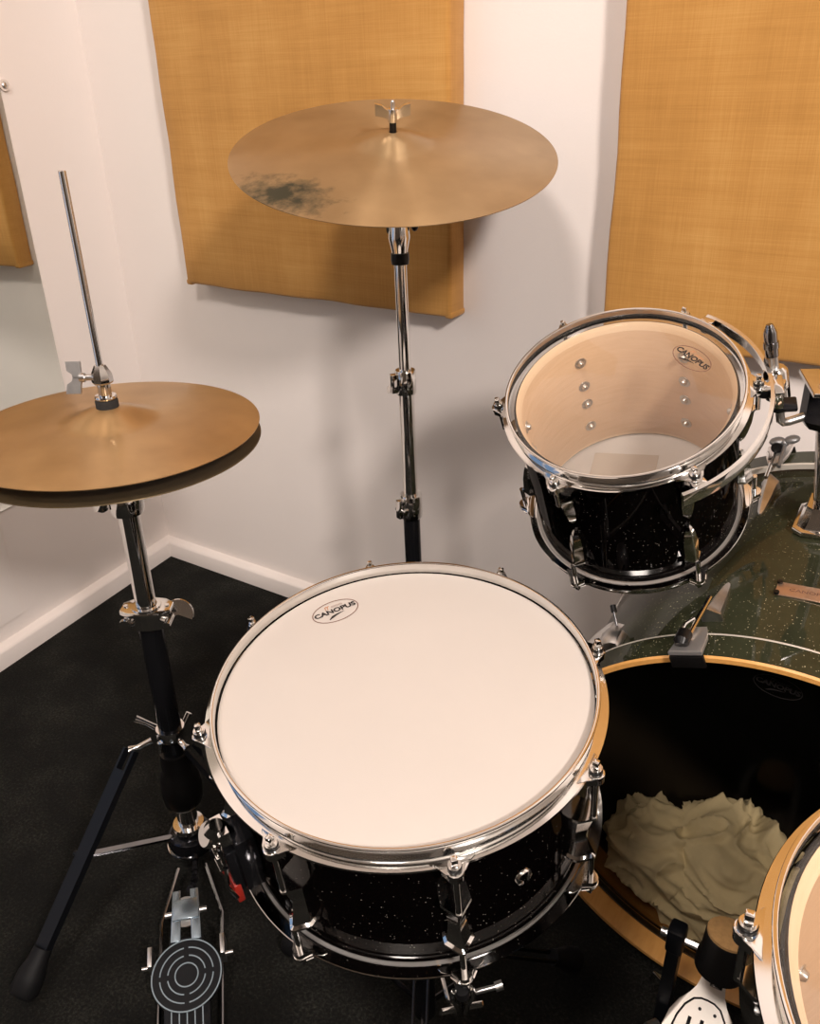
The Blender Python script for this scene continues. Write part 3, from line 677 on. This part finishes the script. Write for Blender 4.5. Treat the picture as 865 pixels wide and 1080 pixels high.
# ------------------------------------------------------------------ rack tom
TC, TN = V((1.6288, -1.3156, 1.1092)) + (V((1.3127, -.3836, .7790)) - V((1.6288, -1.3156, 1.1092)))*.95, V((.0044, -.4617, .8870)); H = .232
LUG6 = [RAD(20 + 60*k) for k in range(6)]
tom = thing('rack_tom', 'small black sparkle tom with clear head, mounted over the bass drum', 'drum', basis(TN, TC - TN.normalized()*H*.95) @ Matrix.Scale(.95, 4))
o = hoop_mesh(.1330, ears=LUG6, flange=.0095).build('batter_hoop', chrome, tom, 40); o.location = (0, 0, H)
o = hoop_mesh(.1330, ears=[-a for a in LUG6], flange=.0095).build('bottom_hoop', chrome, tom, 40); o.rotation_euler = (pi, 0, 0)
shell_part('shell', .1285, .1205, .0125, H-.0125, [black_sparkle, maple_in, maple_edge], tom, .010)
hd = head_disc('batter_head', .1325, H-.0105, clear_film, tom)
head_logo(hd, (.0584, .0700), (.85, -.526), .0282, .0150, H-.0100, [ink_soft, ink, ink_copper, ink_copper])
hd = head_disc('resonant_head', .1325, .0108, frosted_film, tom, flip=-1)
w = MB(); w.prism([(-.075, .010), (.012, .025), (.002, .088), (-.085, .070)], .0112, .0120); w.build('grey_patch', simple('grey_film_patch', (.36, .32, .28), .6), hd, label='greyer square patch on the bottom head')  # thin grey sheet on the bottom head, a darker square
lug = lug_mesh(.1285, H-.108, H-.052, .0105, .0185, False).build('lug', chrome, tom, 32); lug.rotation_euler = (0, 0, LUG6[0]); repeat(lug, LUG6[1:])
w = lug_mesh(.1285, H-.108, H-.052, .0105, .0185, False); bmesh.ops.transform(w.bm, matrix=T(0, 0, H) @ Matrix.Scale(-1, 4, (0, 0, 1)), verts=w.bm.verts[:])
lug = w.build('lug', chrome, tom, 32); lug.rotation_euler = (0, 0, LUG6[0]); repeat(lug, LUG6[1:])
rod = rod_mesh(.1480, H-.016, H-.055).build('tension_rod', [chrome, black_plastic], tom, 32); rod.rotation_euler = (0, 0, LUG6[0]); repeat(rod, LUG6[1:])
rod = rod_mesh(.1480, .016, .055, -1).build('tension_rod', [chrome, black_plastic], tom, 32); rod.rotation_euler = (0, 0, LUG6[0]); repeat(rod, LUG6[1:])
for z in (H-.056, H-.098, H-.131, H-.175):
    w = MB(); w.lathe([(0, .0060), (.0030, .0055), (.0042, .0035), (.0046, .0012), (.0080, .0010), (.0082, 0), (0, 0)], T(.1205, 0, z) @ RY(-pi/2), 18)
    sc_ = w.build('lug_screw', SCREWS, tom); sc_.rotation_euler = (0, 0, LUG6[0]); repeat(sc_, [RAD(q) for q in (74.5, 138.5, 200, 260, 320)])
# isolation mount: a flat band round one side, carried by the tension rods
w = MB(); r0, r1, zc = .1590, .1622, H-.030
w.lathe([(r1+.0022, zc+.0122), (r1+.0028, zc+.0105), (r1+.0020, zc-.006), (r1-.0002, zc-.006), (r1-.0002, zc+.0095), (r0+.0012, zc+.0098), (r0+.0010, zc+.0120)], I4, 72, RAD(-48), RAD(72), True)
for a in (LUG6[0], RAD(80)-RAD(10), RAD(-40)):
    w.box((.1545, 0, zc+.0105), (.016, .016, .0025), RZ(a), .0006)
w.build('suspension_band', chrome, tom, 30)
for a in (LUG6[0], RAD(70), RAD(-40)):
    w = MB(); w.lathe([(.004, .006), (.008, .006), (.009, 0), (.008, -.006), (.004, -.006)], T(.1545*cos(a), .1545*sin(a), zc+.004), 16, closed=True)
    w.build('rubber_grommet', black_rubber, tom)
ti_ = tom.matrix_world.inverted(); ra, rb = ti_ @ V((1.4560, -.3443, .8560)), ti_ @ V((1.4790, -.3290, .7560)); rd = (rb-ra).normalized()
def RP(t): return ra + rd*(t/.95)
w = MB(); M = RZ(RAD(19))
w.box((.1685, 0, zc+.002), (.010, .030, .026), M, .002)
w.tube([RP(.046), RP(.050), RP(.052), RP(.082), RP(.084)], [.0105, .0135, .0140, .0140, .0120], 22)
w.tube([RP(.086), RP(.098)], [.0095, .0095], 8); w.box(RP(.066)*.5 + V((.164*cos(RAD(19)), .164*sin(RAD(19)), zc))*.5, (.020, .018, .018), I4, .002)
w.build('bracket', chrome, tom, 30)
w = MB(); w.box((.176, -.002, zc-.017), (.026, .020, .006), M, .002, mi=0); w.build('bracket_plate', black_chrome, tom)

# ------------------------------------------------------------------ tom holder on the bass drum
BC, BN = V((1.565, -.5297, .2964)), V((.0307, -.9951, -.0944)); BM = basis(BN, BC)
base = V((1.5369, -.2512, .6025)); ba = RAD(93.85)
th = thing('tom_holder', 'chrome tom holder post rising from the bass drum beside the tom', 'tom holder', T(*base))
ti = T(*base).inverted()
def W(x, y, z): return V((x, y, z)) - base
nrm = (BM.to_3x3() @ V((cos(ba), sin(ba), 0))).normalized()
MBs = basis(nrm, (0, 0, -.004), BM.to_3x3() @ V((0, 0, 1)))
w = MB(); ol = [(-.040, -.018), (-.030, -.030), (.030, -.030), (.040, -.018), (.040, .018), (.030, .030), (-.030, .030), (-.040, .018)]
w.prism(ol, 0, .006, MBs, .002); w.loft([[(x*k, y*k, z) for x, y in ol] for k, z in ((.85, .006), (.66, .016), (.56, .030))], MBs); w.build('base_plate', chrome, th, 30)
bl = W(1.522, -.2985, .772)
w = MB(); w.tube([nrm*.004, nrm*.03 + V((0, -.006, .01)), bl + V((.004, .008, -.03)), bl], .0135, 24); w.build('post', chrome, th)
MBl = T(*bl) @ RZ(RAD(30))
w = MB(); o8 = [(.028*cos(RAD(22.5+45*k)), .024*sin(RAD(22.5+45*k))) for k in range(8)]
w.loft([[(x*k, y*k, z) for x, y in o8] for k, z in ((.7, -.034), (1, -.024), (1.0, .014), (.92, .020))], MBl); w.build('clamp_block', black_chrome, th, 25)
w = MB(); w.prism([(-.030, -.026), (.040, -.026), (.040, .026), (-.030, .026)], .019, .024, MBl @ RX(RAD(14)), .002); w.cyl((-.004, 0, .02), (-.004, 0, .045), .0055, 14, MBl); w.prism([(-.012, -.004), (.004, -.004), (.004, .004), (-.012, .004)], .045, .060, MBl, .001); w.build('clamp_plate', chrome, th, 30)
w = MB(); pts = [W(1.4560, -.3443, .8560), W(1.4790, -.3290, .7560), W(1.4803, -.3281, .7490), W(1.4835, -.3260, .7465), W(1.4880, -.3230, .7470), bl + V((-.015, -.01, -.018))]
w.tube(pts, .0050, 12); w.build('l_rod', steel, th)
w = MB(); q0, q1 = W(1.4572, -.3435, .850), W(1.4625, -.3400, .824)
w.tube([q0 + (q0-q1)*.35, q0 + (q0-q1)*.1, q0, q1], [.0035, .0062, .0070, .0070], 18); w.cyl(q1 + (q0-q1)*.35, q1 + (q0-q1)*.6, .0082, 18); w.build('memory_lock', dark_chrome, th)

# ------------------------------------------------------------------ bass drum
DF = .4812
bd = thing('bass_drum', 'dark green sparkle bass drum with amber maple hoop, under the tom', 'drum', BM)
w = MB(); w.lathe([(.2735, -.040), (.2735, -DF+.0295), (.2675, -DF+.0295), (.2675, -.040)], I4, 160, closed=True)
o = w.build('shell', [green_sparkle, shell_black_in], bd, 30)
for pl in o.data.polygons:
    r = math.hypot(pl.center.x, pl.center.y); pl.material_index = 0 if (pl.normal.x*pl.center.x + pl.normal.y*pl.center.y)/r > .5 else 1
def bass_hoop(name, flip):
    w = MB(); z = lambda k: (-k if not flip else -DF + k)
    pr = [(.2875, z(.0025)), (.2875, z(.0382)), (.2877, z(.0384)), (.2877, z(.0405)), (.2866, z(.0418)), (.2795, z(.0418)), (.2785, z(.0405)), (.2800, z(.0015)), (.2806, z(0)), (.2858, z(0))]
    w.lathe(pr, I4, 192, closed=True); o = w.build(name, [maple_hoop, green_sparkle, pale_rim], bd, 30)
    for pl in o.data.polygons:
        c = pl.center; r = math.hypot(c.x, c.y); nr = (pl.normal.x*c.x + pl.normal.y*c.y)/r
        k = -c.z if not flip else c.z + DF
        pl.material_index = 1 if nr > .9 else (2 if k > .040 and nr > -.5 else 0)
        if nr > -.5 and k > .0381: pl.material_index = 2
bass_hoop('batter_hoop', False); bass_hoop('front_hoop', True)
w = MB(); w.lathe([(.2778, -.0300), (.2740, -.0290), (.2715, -.0330), (.2740, -.0370), (.2778, -.0370)], I4, 128, closed=True); w.build('head_collar', black_plastic, bd)
w = MB(); w.lathe([(1e-5, -.0285), (.2, -.0285), (.2735, -.0290)], I4, 128); bmesh.ops.remove_doubles(w.bm, verts=w.bm.verts[:], dist=1e-4); hd = w.build('batter_head', smoky_film, bd)
head_logo(hd, (-.0125, .2390), (.97, -.12), .0245, .0135, -.0280, [ink, ink, ink, ink])
w = MB(); w.lathe([(1e-5, -DF+.028), (.2735, -DF+.029)], I4, 96); bmesh.ops.remove_doubles(w.bm, verts=w.bm.verts[:], dist=1e-4); w.build('front_head', reso_black, bd)
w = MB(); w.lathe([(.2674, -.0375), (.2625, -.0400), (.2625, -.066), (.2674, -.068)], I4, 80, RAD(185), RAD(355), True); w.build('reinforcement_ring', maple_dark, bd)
def claw(a, parent, handle=True, flip=False, lug=True):
    """hook over the hoop, its rod and a lug on the shell"""
    Mz = I4 if not flip else T(0, 0, -DF) @ Matrix.Scale(-1, 4, (0, 0, 1))
    w = MB(); r = .2885
    ol = [(.0065, -.0175), (.0065, .0175), (-.024, .0150), (-.044, .0090), (-.044, -.0090), (-.024, -.0150)]
    M = RZ(a) @ Matrix(((0, 0, 1, r), (0, 1, 0, 0), (1, 0, 0, 0), (0, 0, 0, 1)))
    w.prism([(x, y) for x, y in ol], .0004, .0050, Mz @ M @ T(-.044, 0, 0) @ RY(RAD(-5)) @ T(.044, 0, 0), .0012, 2)
    w.box((r-.004, 0, .0048), (.014, .036, .0045), Mz @ RZ(a), .001, mi=1)
    w.tube([(r+.0125, 0, -.0010), (r+.0145, 0, -.004), (r+.0145, 0, -.018)], [.0055, .0080, .0078], 18, Mz @ RZ(a) @ T(0, .0045 if not flip else 0, 0), True, 1)
    w.tube([(r+.0115, .0125, -.016), (r+.016, .0085, -.034), (r+.013, .004, -.048)], .0020, 8, Mz @ RZ(a))
    w.tube([(r+.011, .002, -.016), (r+.008, 0, -.095)], .0028, 10, Mz @ RZ(a))
    c = w.build('claw', [chrome, black_plastic, satin], bd, 30)
    if lug:
        w = MB(); R = .2735; M = Mz @ RZ(a)
        prof = [(-.082, .0115, .0210), (-.086, .0115, .0210), (-.090, .0090, .0180), (-.120, .0075, .0130), (-.150, .0040, .0060), (-.158, .0015, .0025)]
        w.loft([[(R-.002, -hw, z), (R+d*.45, -hw, z), (R+d, 0, z+.006*(1 if i < 2 else 0)), (R+d*.45, hw, z), (R-.002, hw, z)] for i, (z, hw, d) in enumerate(prof)], M); w.build('lug', steel, bd, 30)
for a in (110, 146, 74, 38, 2, -34, 182, 218): claw(RAD(a), bd)
for a in (110, 146, 74, 38, 2, 182): claw(RAD(a), bd, flip=True)
# key wing and rod of the claw at the far hoop
w = MB(); a = RAD(108.5); M = RZ(a)
w.tube([(.292, 0, -.425), (.300, -.002, -.455), (.304, -.002, -.470)], .0028, 10, M)
for s in (-1, 1): w.sphere((.309, s*.010-.002, -.474), .0105, M, (.55, 1.05, .9), 14)
w.sphere((.306, -.002, -.472), .006, M); w.build('claw_wing', grey_wing, bd, label='grey cast wing key at the far hoop')
# small bracket with a black-tipped rod on the shell towards the snare
w = MB(); M = RZ(RAD(136))
w.loft([[(.2735+h+dz, y*hw, z) for dz, y in ((-.002, -1), (.003, -.6), (.005, 0), (.003, .6), (-.002, 1), (-.004, 0))] for z, hw, h in ((-.060, .014, .010), (-.066, .016, .014), (-.082, .016, .016), (-.098, .012, .012))], M)
w.box((.276, 0, -.078), (.012, .020, .030), M, .002)
sb_ = w.build('side_bracket', steel, bd, 40)
w = MB(); w.cyl((.286, -.008, -.088), (.304, -.010, -.104), .0016, 10, M); w.cyl((.302, -.010, -.102), (.308, -.0105, -.108), .0036, 12, M, mi=1); w.build('rod', [dark_chrome, black_plastic], sb_)
# copper name plate
w = MB(); a = RAD(94); M = RZ(a) @ Matrix(((0, 0, 1, .2738), (0, 1, 0, 0), (1, 0, 0, -.151), (0, 0, 0, 1)))
w.prism([(-.0125, -.050), (.0125, -.050), (.0125, .023), (-.0125, .023)], 0, .0016, M, .0004)
bgd = w.build('name_plate', nickel_badge, bd, label='copper name plate with black screws')
w = MB(); w.merge(text_bm('CANOPUS', .0075, .0001, 1.25), M @ Matrix.Scale(-1, 4, (1, 0, 0)) @ T(0, -.012, .00175) @ RZ(-pi/2), 0)
w.build('plate_lettering', ink_soft, bgd)
for x in (-.0105, .0105):
    for y in (-.047, .021):
        w = MB(); w.cyl((x, y, .001), (x, y, .0042), .0030, 12, M); w.build('screw', black_plastic, bgd)
for s, a in ((1, 200), (-1, -20)):      # spurs
    w = MB(); a = RAD(a); p0 = V((.272*cos(a), .272*sin(a), -.36)); 
    w.box((.281, 0, -.36), (.016, .03, .05), RZ(a), .003); w.tube([p0, p0 + V((-s*.10*1, -.19, -.02))], .006, 12); w.build('spur', chrome, bd)

# crumpled cloth lying inside the bass drum
def crumple():
    b = bmesh.new()
    for c, r in (((1.435, -.405, .118), (.072, .065, .058)), ((1.520, -.385, .105), (.092, .080, .092)), ((1.49, -.42, .085), (.10, .05, .065)), ((1.575, -.40, .090), (.058, .06, .066))):
        q = bmesh.new(); bmesh.ops.create_icosphere(q, subdivisions=4, radius=1)
        mp = {v: b.verts.new(V((v.co.x*r[0], v.co.y*r[1], v.co.z*r[2])) + V(c)) for v in q.verts}
        for f in q.faces: b.faces.new([mp[v] for v in f.verts])
        q.free()
    me = bpy.data.meshes.new('cloth_raw'); b.to_mesh(me); b.free()
    ob = bpy.data.objects.new('cloth_raw', me); COL.objects.link(ob)
    rm = ob.modifiers.new('r', 'REMESH'); rm.mode = 'VOXEL'; rm.voxel_size = .0028
    dg = bpy.context.evaluated_depsgraph_get(); m2 = bpy.data.meshes.new_from_object(ob.evaluated_get(dg))
    bpy.data.objects.remove(ob); bpy.data.meshes.remove(me)
    b = bmesh.new(); b.from_mesh(m2); bpy.data.meshes.remove(m2)
    b.normal_update()
    inv = BM.inverted(); mv = {}
    for v in b.verts:
        p = v.co*11 + V((3.1, .7, 5.3)); c9 = v.co*9; warp = V((noise.noise(c9 + V((2.3, 0, 0))), noise.noise(c9 + V((0, 7.1, 0))), noise.noise(c9 + V((0, 0, 4.7)))))*1.4
        n1, n2, n3 = [(1 - min(1.0, abs(noise.noise(q))*2.4))**2.2 for q in (p*.85 + warp, p*1.9 + warp*1.7 + V((9, 2, 4)), p*3.6 + warp*2.5 + V((1, 7, 2)))]
        mv[v] = v.co + v.normal*(.022*n1 + .013*n2 + .005*n3 - .010)
    for v, c in mv.items(): v.co = c
    bmesh.ops.smooth_vert(b, verts=b.verts[:], factor=.35, use_axis_x=True, use_axis_y=True, use_axis_z=True)
    for v in b.verts:
        l = inv @ v.co; rr = math.hypot(l.x, l.y)
        if rr > .2655: l.x *= .2655/rr; l.y *= .2655/rr
        l.z = min(l.z, -.034 - .004*abs(noise.noise(v.co*30))); v.co = BM @ l
    w = MB(); w.merge(b); return w
o = crumple().build('cloth', cloth_m, None, 80); tag(o, 'crumpled cream cloth lying inside the bass drum behind its clear head', 'cloth')

# ------------------------------------------------------------------ bass drum pedal
kp = thing('bass_drum_pedal', 'bass drum pedal with silver footboard and black beater, on the amber hoop', 'pedal', T(1.555, -.60, 0))
def K(x, y, z): return V((x-1.555, y+.60, z))
axL, axR = K(1.505, -.587, .193), K(1.607, -.583, .193)
w = MB()
w.loft([[p + V((a*.0075, b*.010, 0)) for a, b in ((-1, -1), (1, -1), (1, 1), (-1, 1))] for p in (K(1.500, -.578, .012), K(1.5025, -.582, .10), K(1.505, -.587, .175))])
w.box(axL, (.020, .024, .036), I4, .004); w.build('post', black_paint, kp)
w = MB(); w.loft([[p + V((a*.0075, b*.010, 0)) for a, b in ((-1, -1), (1, -1), (1, 1), (-1, 1))] for p in (K(1.611, -.574, .012), K(1.608, -.580, .10), K(1.607, -.583, .175))])
w.box(axR, (.018, .022, .032), I4, .004); w.build('post', black_paint, kp)
w = MB(); w.tube([axL - V((.016, 0, 0)), axR + V((.014, 0, 0))], .0042, 6); w.cyl(axL - V((.018, 0, 0)), axL - V((.012, 0, 0)), .0056, 12); w.build('axle', steel, kp)
w = MB(); w.box(K(1.555, -.585, .193), (.022, .022, .026), I4, .004); w.box(K(1.575, -.575, .203), (.012, .03, .02), I4, .003); w.build('cam', black_paint, kp)
bt = K(1.5619, -.6236, .257); bax = V((.06, .15, .98)).normalized()
MT = basis(bax, bt)
w = MB(); w.lathe([(0, -.034), (.021, -.034), (.0262, -.029), (.0262, -.014), (.0240, -.008), (.0240, .016), (.0230, .018), (0, .018)], MT, 30); bt_o = w.build('beater', black_plastic, kp, 40)
w = MB(); w.lathe([(0, .0225), (.0215, .0222), (.0232, .0210), (.0232, .0180), (0, .0180)], MT, 30); w.build('beater_face', felt_tan, bt_o, 40, label='tan felt face of the beater')
w = MB(); w.tube([bt, K(1.556, -.588, .19)], .0035, 10); w.build('beater_shaft', steel, kp)
w = MB()     # spring standing beside the cam
for k in range(9): w.lathe([(.0095, .0016), (.0080, .0024), (.0065, .0016), (.0080, 0)], T(*K(1.571, -.540, .185 + .0032*k)), 16, closed=True)
w.cyl(K(1.571, -.540, .14), K(1.571, -.540, .185), .0052, 10); w.build('spring', black_chrome, kp)
# footboard: narrow toe, broad rounded plate
fd = V((.012, -.91, -.40)).normalized(); MF = Matrix.Identity(4)
fx = V((1, 0, 0)); fx = (fx - fd*fx.dot(fd)).normalized(); fz = fx.cross(fd)
if fz.z < 0: fz = -fz
MF = Matrix((fx, fd, fz)).transposed().to_4x4(); MF.translation = K(1.5535, -.583, .150)
def outl(k=1.0, y0=0.0): 
    half = [(.0130, -.012), (.0130, .006), (.0150, .016), (.0210, .025), (.0300, .036), (.0370, .052), (.0405, .075), (.0415, .12), (.0400, .20), (.0385, .25)]
    return half
h_ = outl(); w = MB(); w.prism([(-x, y) for x, y in h_] + [(x, y) for x, y in h_[::-1]], -.005, 0, MF, .0012); fbk = w.build('footboard', silver_board, kp, 35)
w = MB()
inner = [(.0, .026), (.0075, .0265), (.0150, .030), (.0225, .040), (.0275, .054), (.0305, .075), (.0315, .12), (.0300, .22)]
pl = [(-x, y, .0006) for x, y in inner[::-1]] + [(x, y, .0006) for x, y in inner[1:]]
w.tube(pl, .0023, 8, MF, True, 0, .5)
for x in (-.006, .011): w.cyl((x, .038, -.001), (x, .038, .0008), .0019, 12, MF)
for x, y0 in ((-.0135, .049), (0, .047), (.0135, .049)):
    for q in range(4): w.box((x, y0 + .013 + q*.034, .0002), (.0040, .024, .0012), MF, .0005)
w.build('board_grooves', black_paint, fbk)
w = MB(); w.box((.004, .002, .001), (.014, .016, .003), MF, .001); w.cyl((-.014, -.010, .001), (.020, -.010, .001), .0026, 10, MF); w.cyl((.018, -.010, .001), (.023, -.010, .001), .0042, 10, MF, mi=1); w.build('toe_hinge', [dark_chrome, steel], kp)
w = MB(); w.tube([MF @ V((0, -.008, 0)), K(1.555, -.578, .165), K(1.555, -.574, .195)], .007, 8, flat=.4); w.build('pull_strap', black_rubber, kp)
w = MB(); w.prism([(-.055, -.30), (.055, -.30), (.060, .03), (-.062, .03)], .003, .010, T(0, 0, 0), .002); w.box((0, .045, .022), (.05, .03, .034), I4, .004); w.box((.048, -.02, .07), (.016, .03, .12), I4, .004); w.build('base_plate', black_paint, kp)
w = MB(); w.cyl(K(1.502, -.605, .052), K(1.494, -.618, .054), .0068, 14); w.build('side_screw', steel, kp)
w = MB(); w.tube([K(1.478, -.557, .060), K(1.482, -.560, .076), K(1.492, -.562, .078), K(1.497, -.566, .058)], .0036, 10); w.build('hoop_clamp', chrome, kp)

# ------------------------------------------------------------------ floor tom
FC, FN = V((1.7931, -.8941, .6748)), V((-.0138, -.0283, .9995)); H = .40
ft = thing('floor_tom', 'floor tom with clear head and maple inside, cut by the picture edge', 'drum', basis(FN, FC - FN.normalized()*H))
LF = [RAD(-170 + 45*k) for k in range(8)]
o = hoop_mesh(.1795, ears=LF).build('batter_hoop', chrome, ft, 40); o.location = (0, 0, H)
o = hoop_mesh(.1795, ears=[-a for a in LF]).build('bottom_hoop', chrome, ft, 40); o.rotation_euler = (pi, 0, 0)
shell_part('shell', .1765, .1670, .014, H-.0125, [black_sparkle, maple_in, maple_edge], ft, .010)
head_disc('batter_head', .1790, H-.0105, clear_film, ft); head_disc('resonant_head', .1790, .0108, frosted_film, ft, flip=-1)
lug = lug_mesh(.1765, H-.115, H-.058, .0125, .021, False).build('lug', chrome, ft, 32); lug.rotation_euler = (0, 0, LF[0]); repeat(lug, LF[1:])
rod = rod_mesh(.1955, H-.016, H-.062).build('tension_rod', [chrome, black_plastic], ft, 32); rod.rotation_euler = (0, 0, LF[0]); repeat(rod, LF[1:])
for z in (H-.131, H-.19):
    w = MB(); w.lathe([(0, .0060), (.0030, .0055), (.0042, .0035), (.0046, .0012), (.0070, .0010), (.0072, 0), (0, 0)], T(.167, 0, z) @ RY(-pi/2), 16)
    s_ = w.build('lug_screw', SCREWS, ft); s_.rotation_euler = (0, 0, RAD(165.4)); repeat(s_, [RAD(45)])
for a in (RAD(-25), RAD(85), RAD(-110)):
    w = MB(); M = RZ(a); w.box((.186, 0, .16), (.024, .034, .05), M, .004); w.tube([(.196, 0, .26), (.196, 0, -.12), (.205, 0, -.16), (.22, 0, -.255)], .006, 12, M); lg = w.build('leg', chrome, ft)
    fp = (M @ V((.222, 0, -.2725))); rubber_foot(lg, fp, V((M @ V((.1, 0, -.6)))), .014, .045)

# ------------------------------------------------------------------ light, camera, output
def area(name, loc, target, size, power, col):
    l = bpy.data.lights.new(name, 'AREA'); l.shape = 'DISK'; l.size = size; l.energy = power; l.color = col
    o = bpy.data.objects.new(name, l); COL.objects.link(o); o.location = loc
    o.rotation_euler = (V(target) - V(loc)).to_track_quat('-Z', 'Y').to_euler(); return o
area('ceiling_light', (1.45, -2.0, 2.72), (1.1, -.4, .6), .38, 40, (1.0, .90, .835))
area('ceiling_light', (3.05, -1.95, 2.25), (.2, -.3, .9), .30, 78, (1.0, .90, .835))
wd = bpy.data.worlds.new('World'); scene.world = wd; wd.use_nodes = True
wd.node_tree.nodes['Background'].inputs[0].default_value = (.02, .025, .03, 1); wd.node_tree.nodes['Background'].inputs[1].default_value = .3

cam = bpy.data.cameras.new('camera'); co = bpy.data.objects.new('camera', cam); COL.objects.link(co); scene.camera = co
R, U, F = V((.8419, .539, -.0272)), V((-.2206, .3898, .8941)), V((-.4925, .7467, -.447))
mw = Matrix((R.normalized(), U.normalized(), -F.normalized())).transposed().to_4x4(); mw.translation = V((1.6288, -1.3156, 1.1092)); co.matrix_world = mw
cam.sensor_fit = 'HORIZONTAL'; cam.sensor_width = 36; cam.lens = 910.565/865*36; cam.shift_y = -7.2625/865
cam.clip_start = .02; cam.clip_end = 30
vs = scene.view_settings; vs.view_transform = 'Standard'; vs.look = 'None'; vs.exposure = -0.13; vs.gamma = 1.0; vs.use_curve_mapping = False
cy = scene.cycles; cy.use_denoising = True; cy.max_bounces = 12; cy.diffuse_bounces = 5; cy.glossy_bounces = 6; cy.transparent_max_bounces = 16; cy.sample_clamp_indirect = 6.0
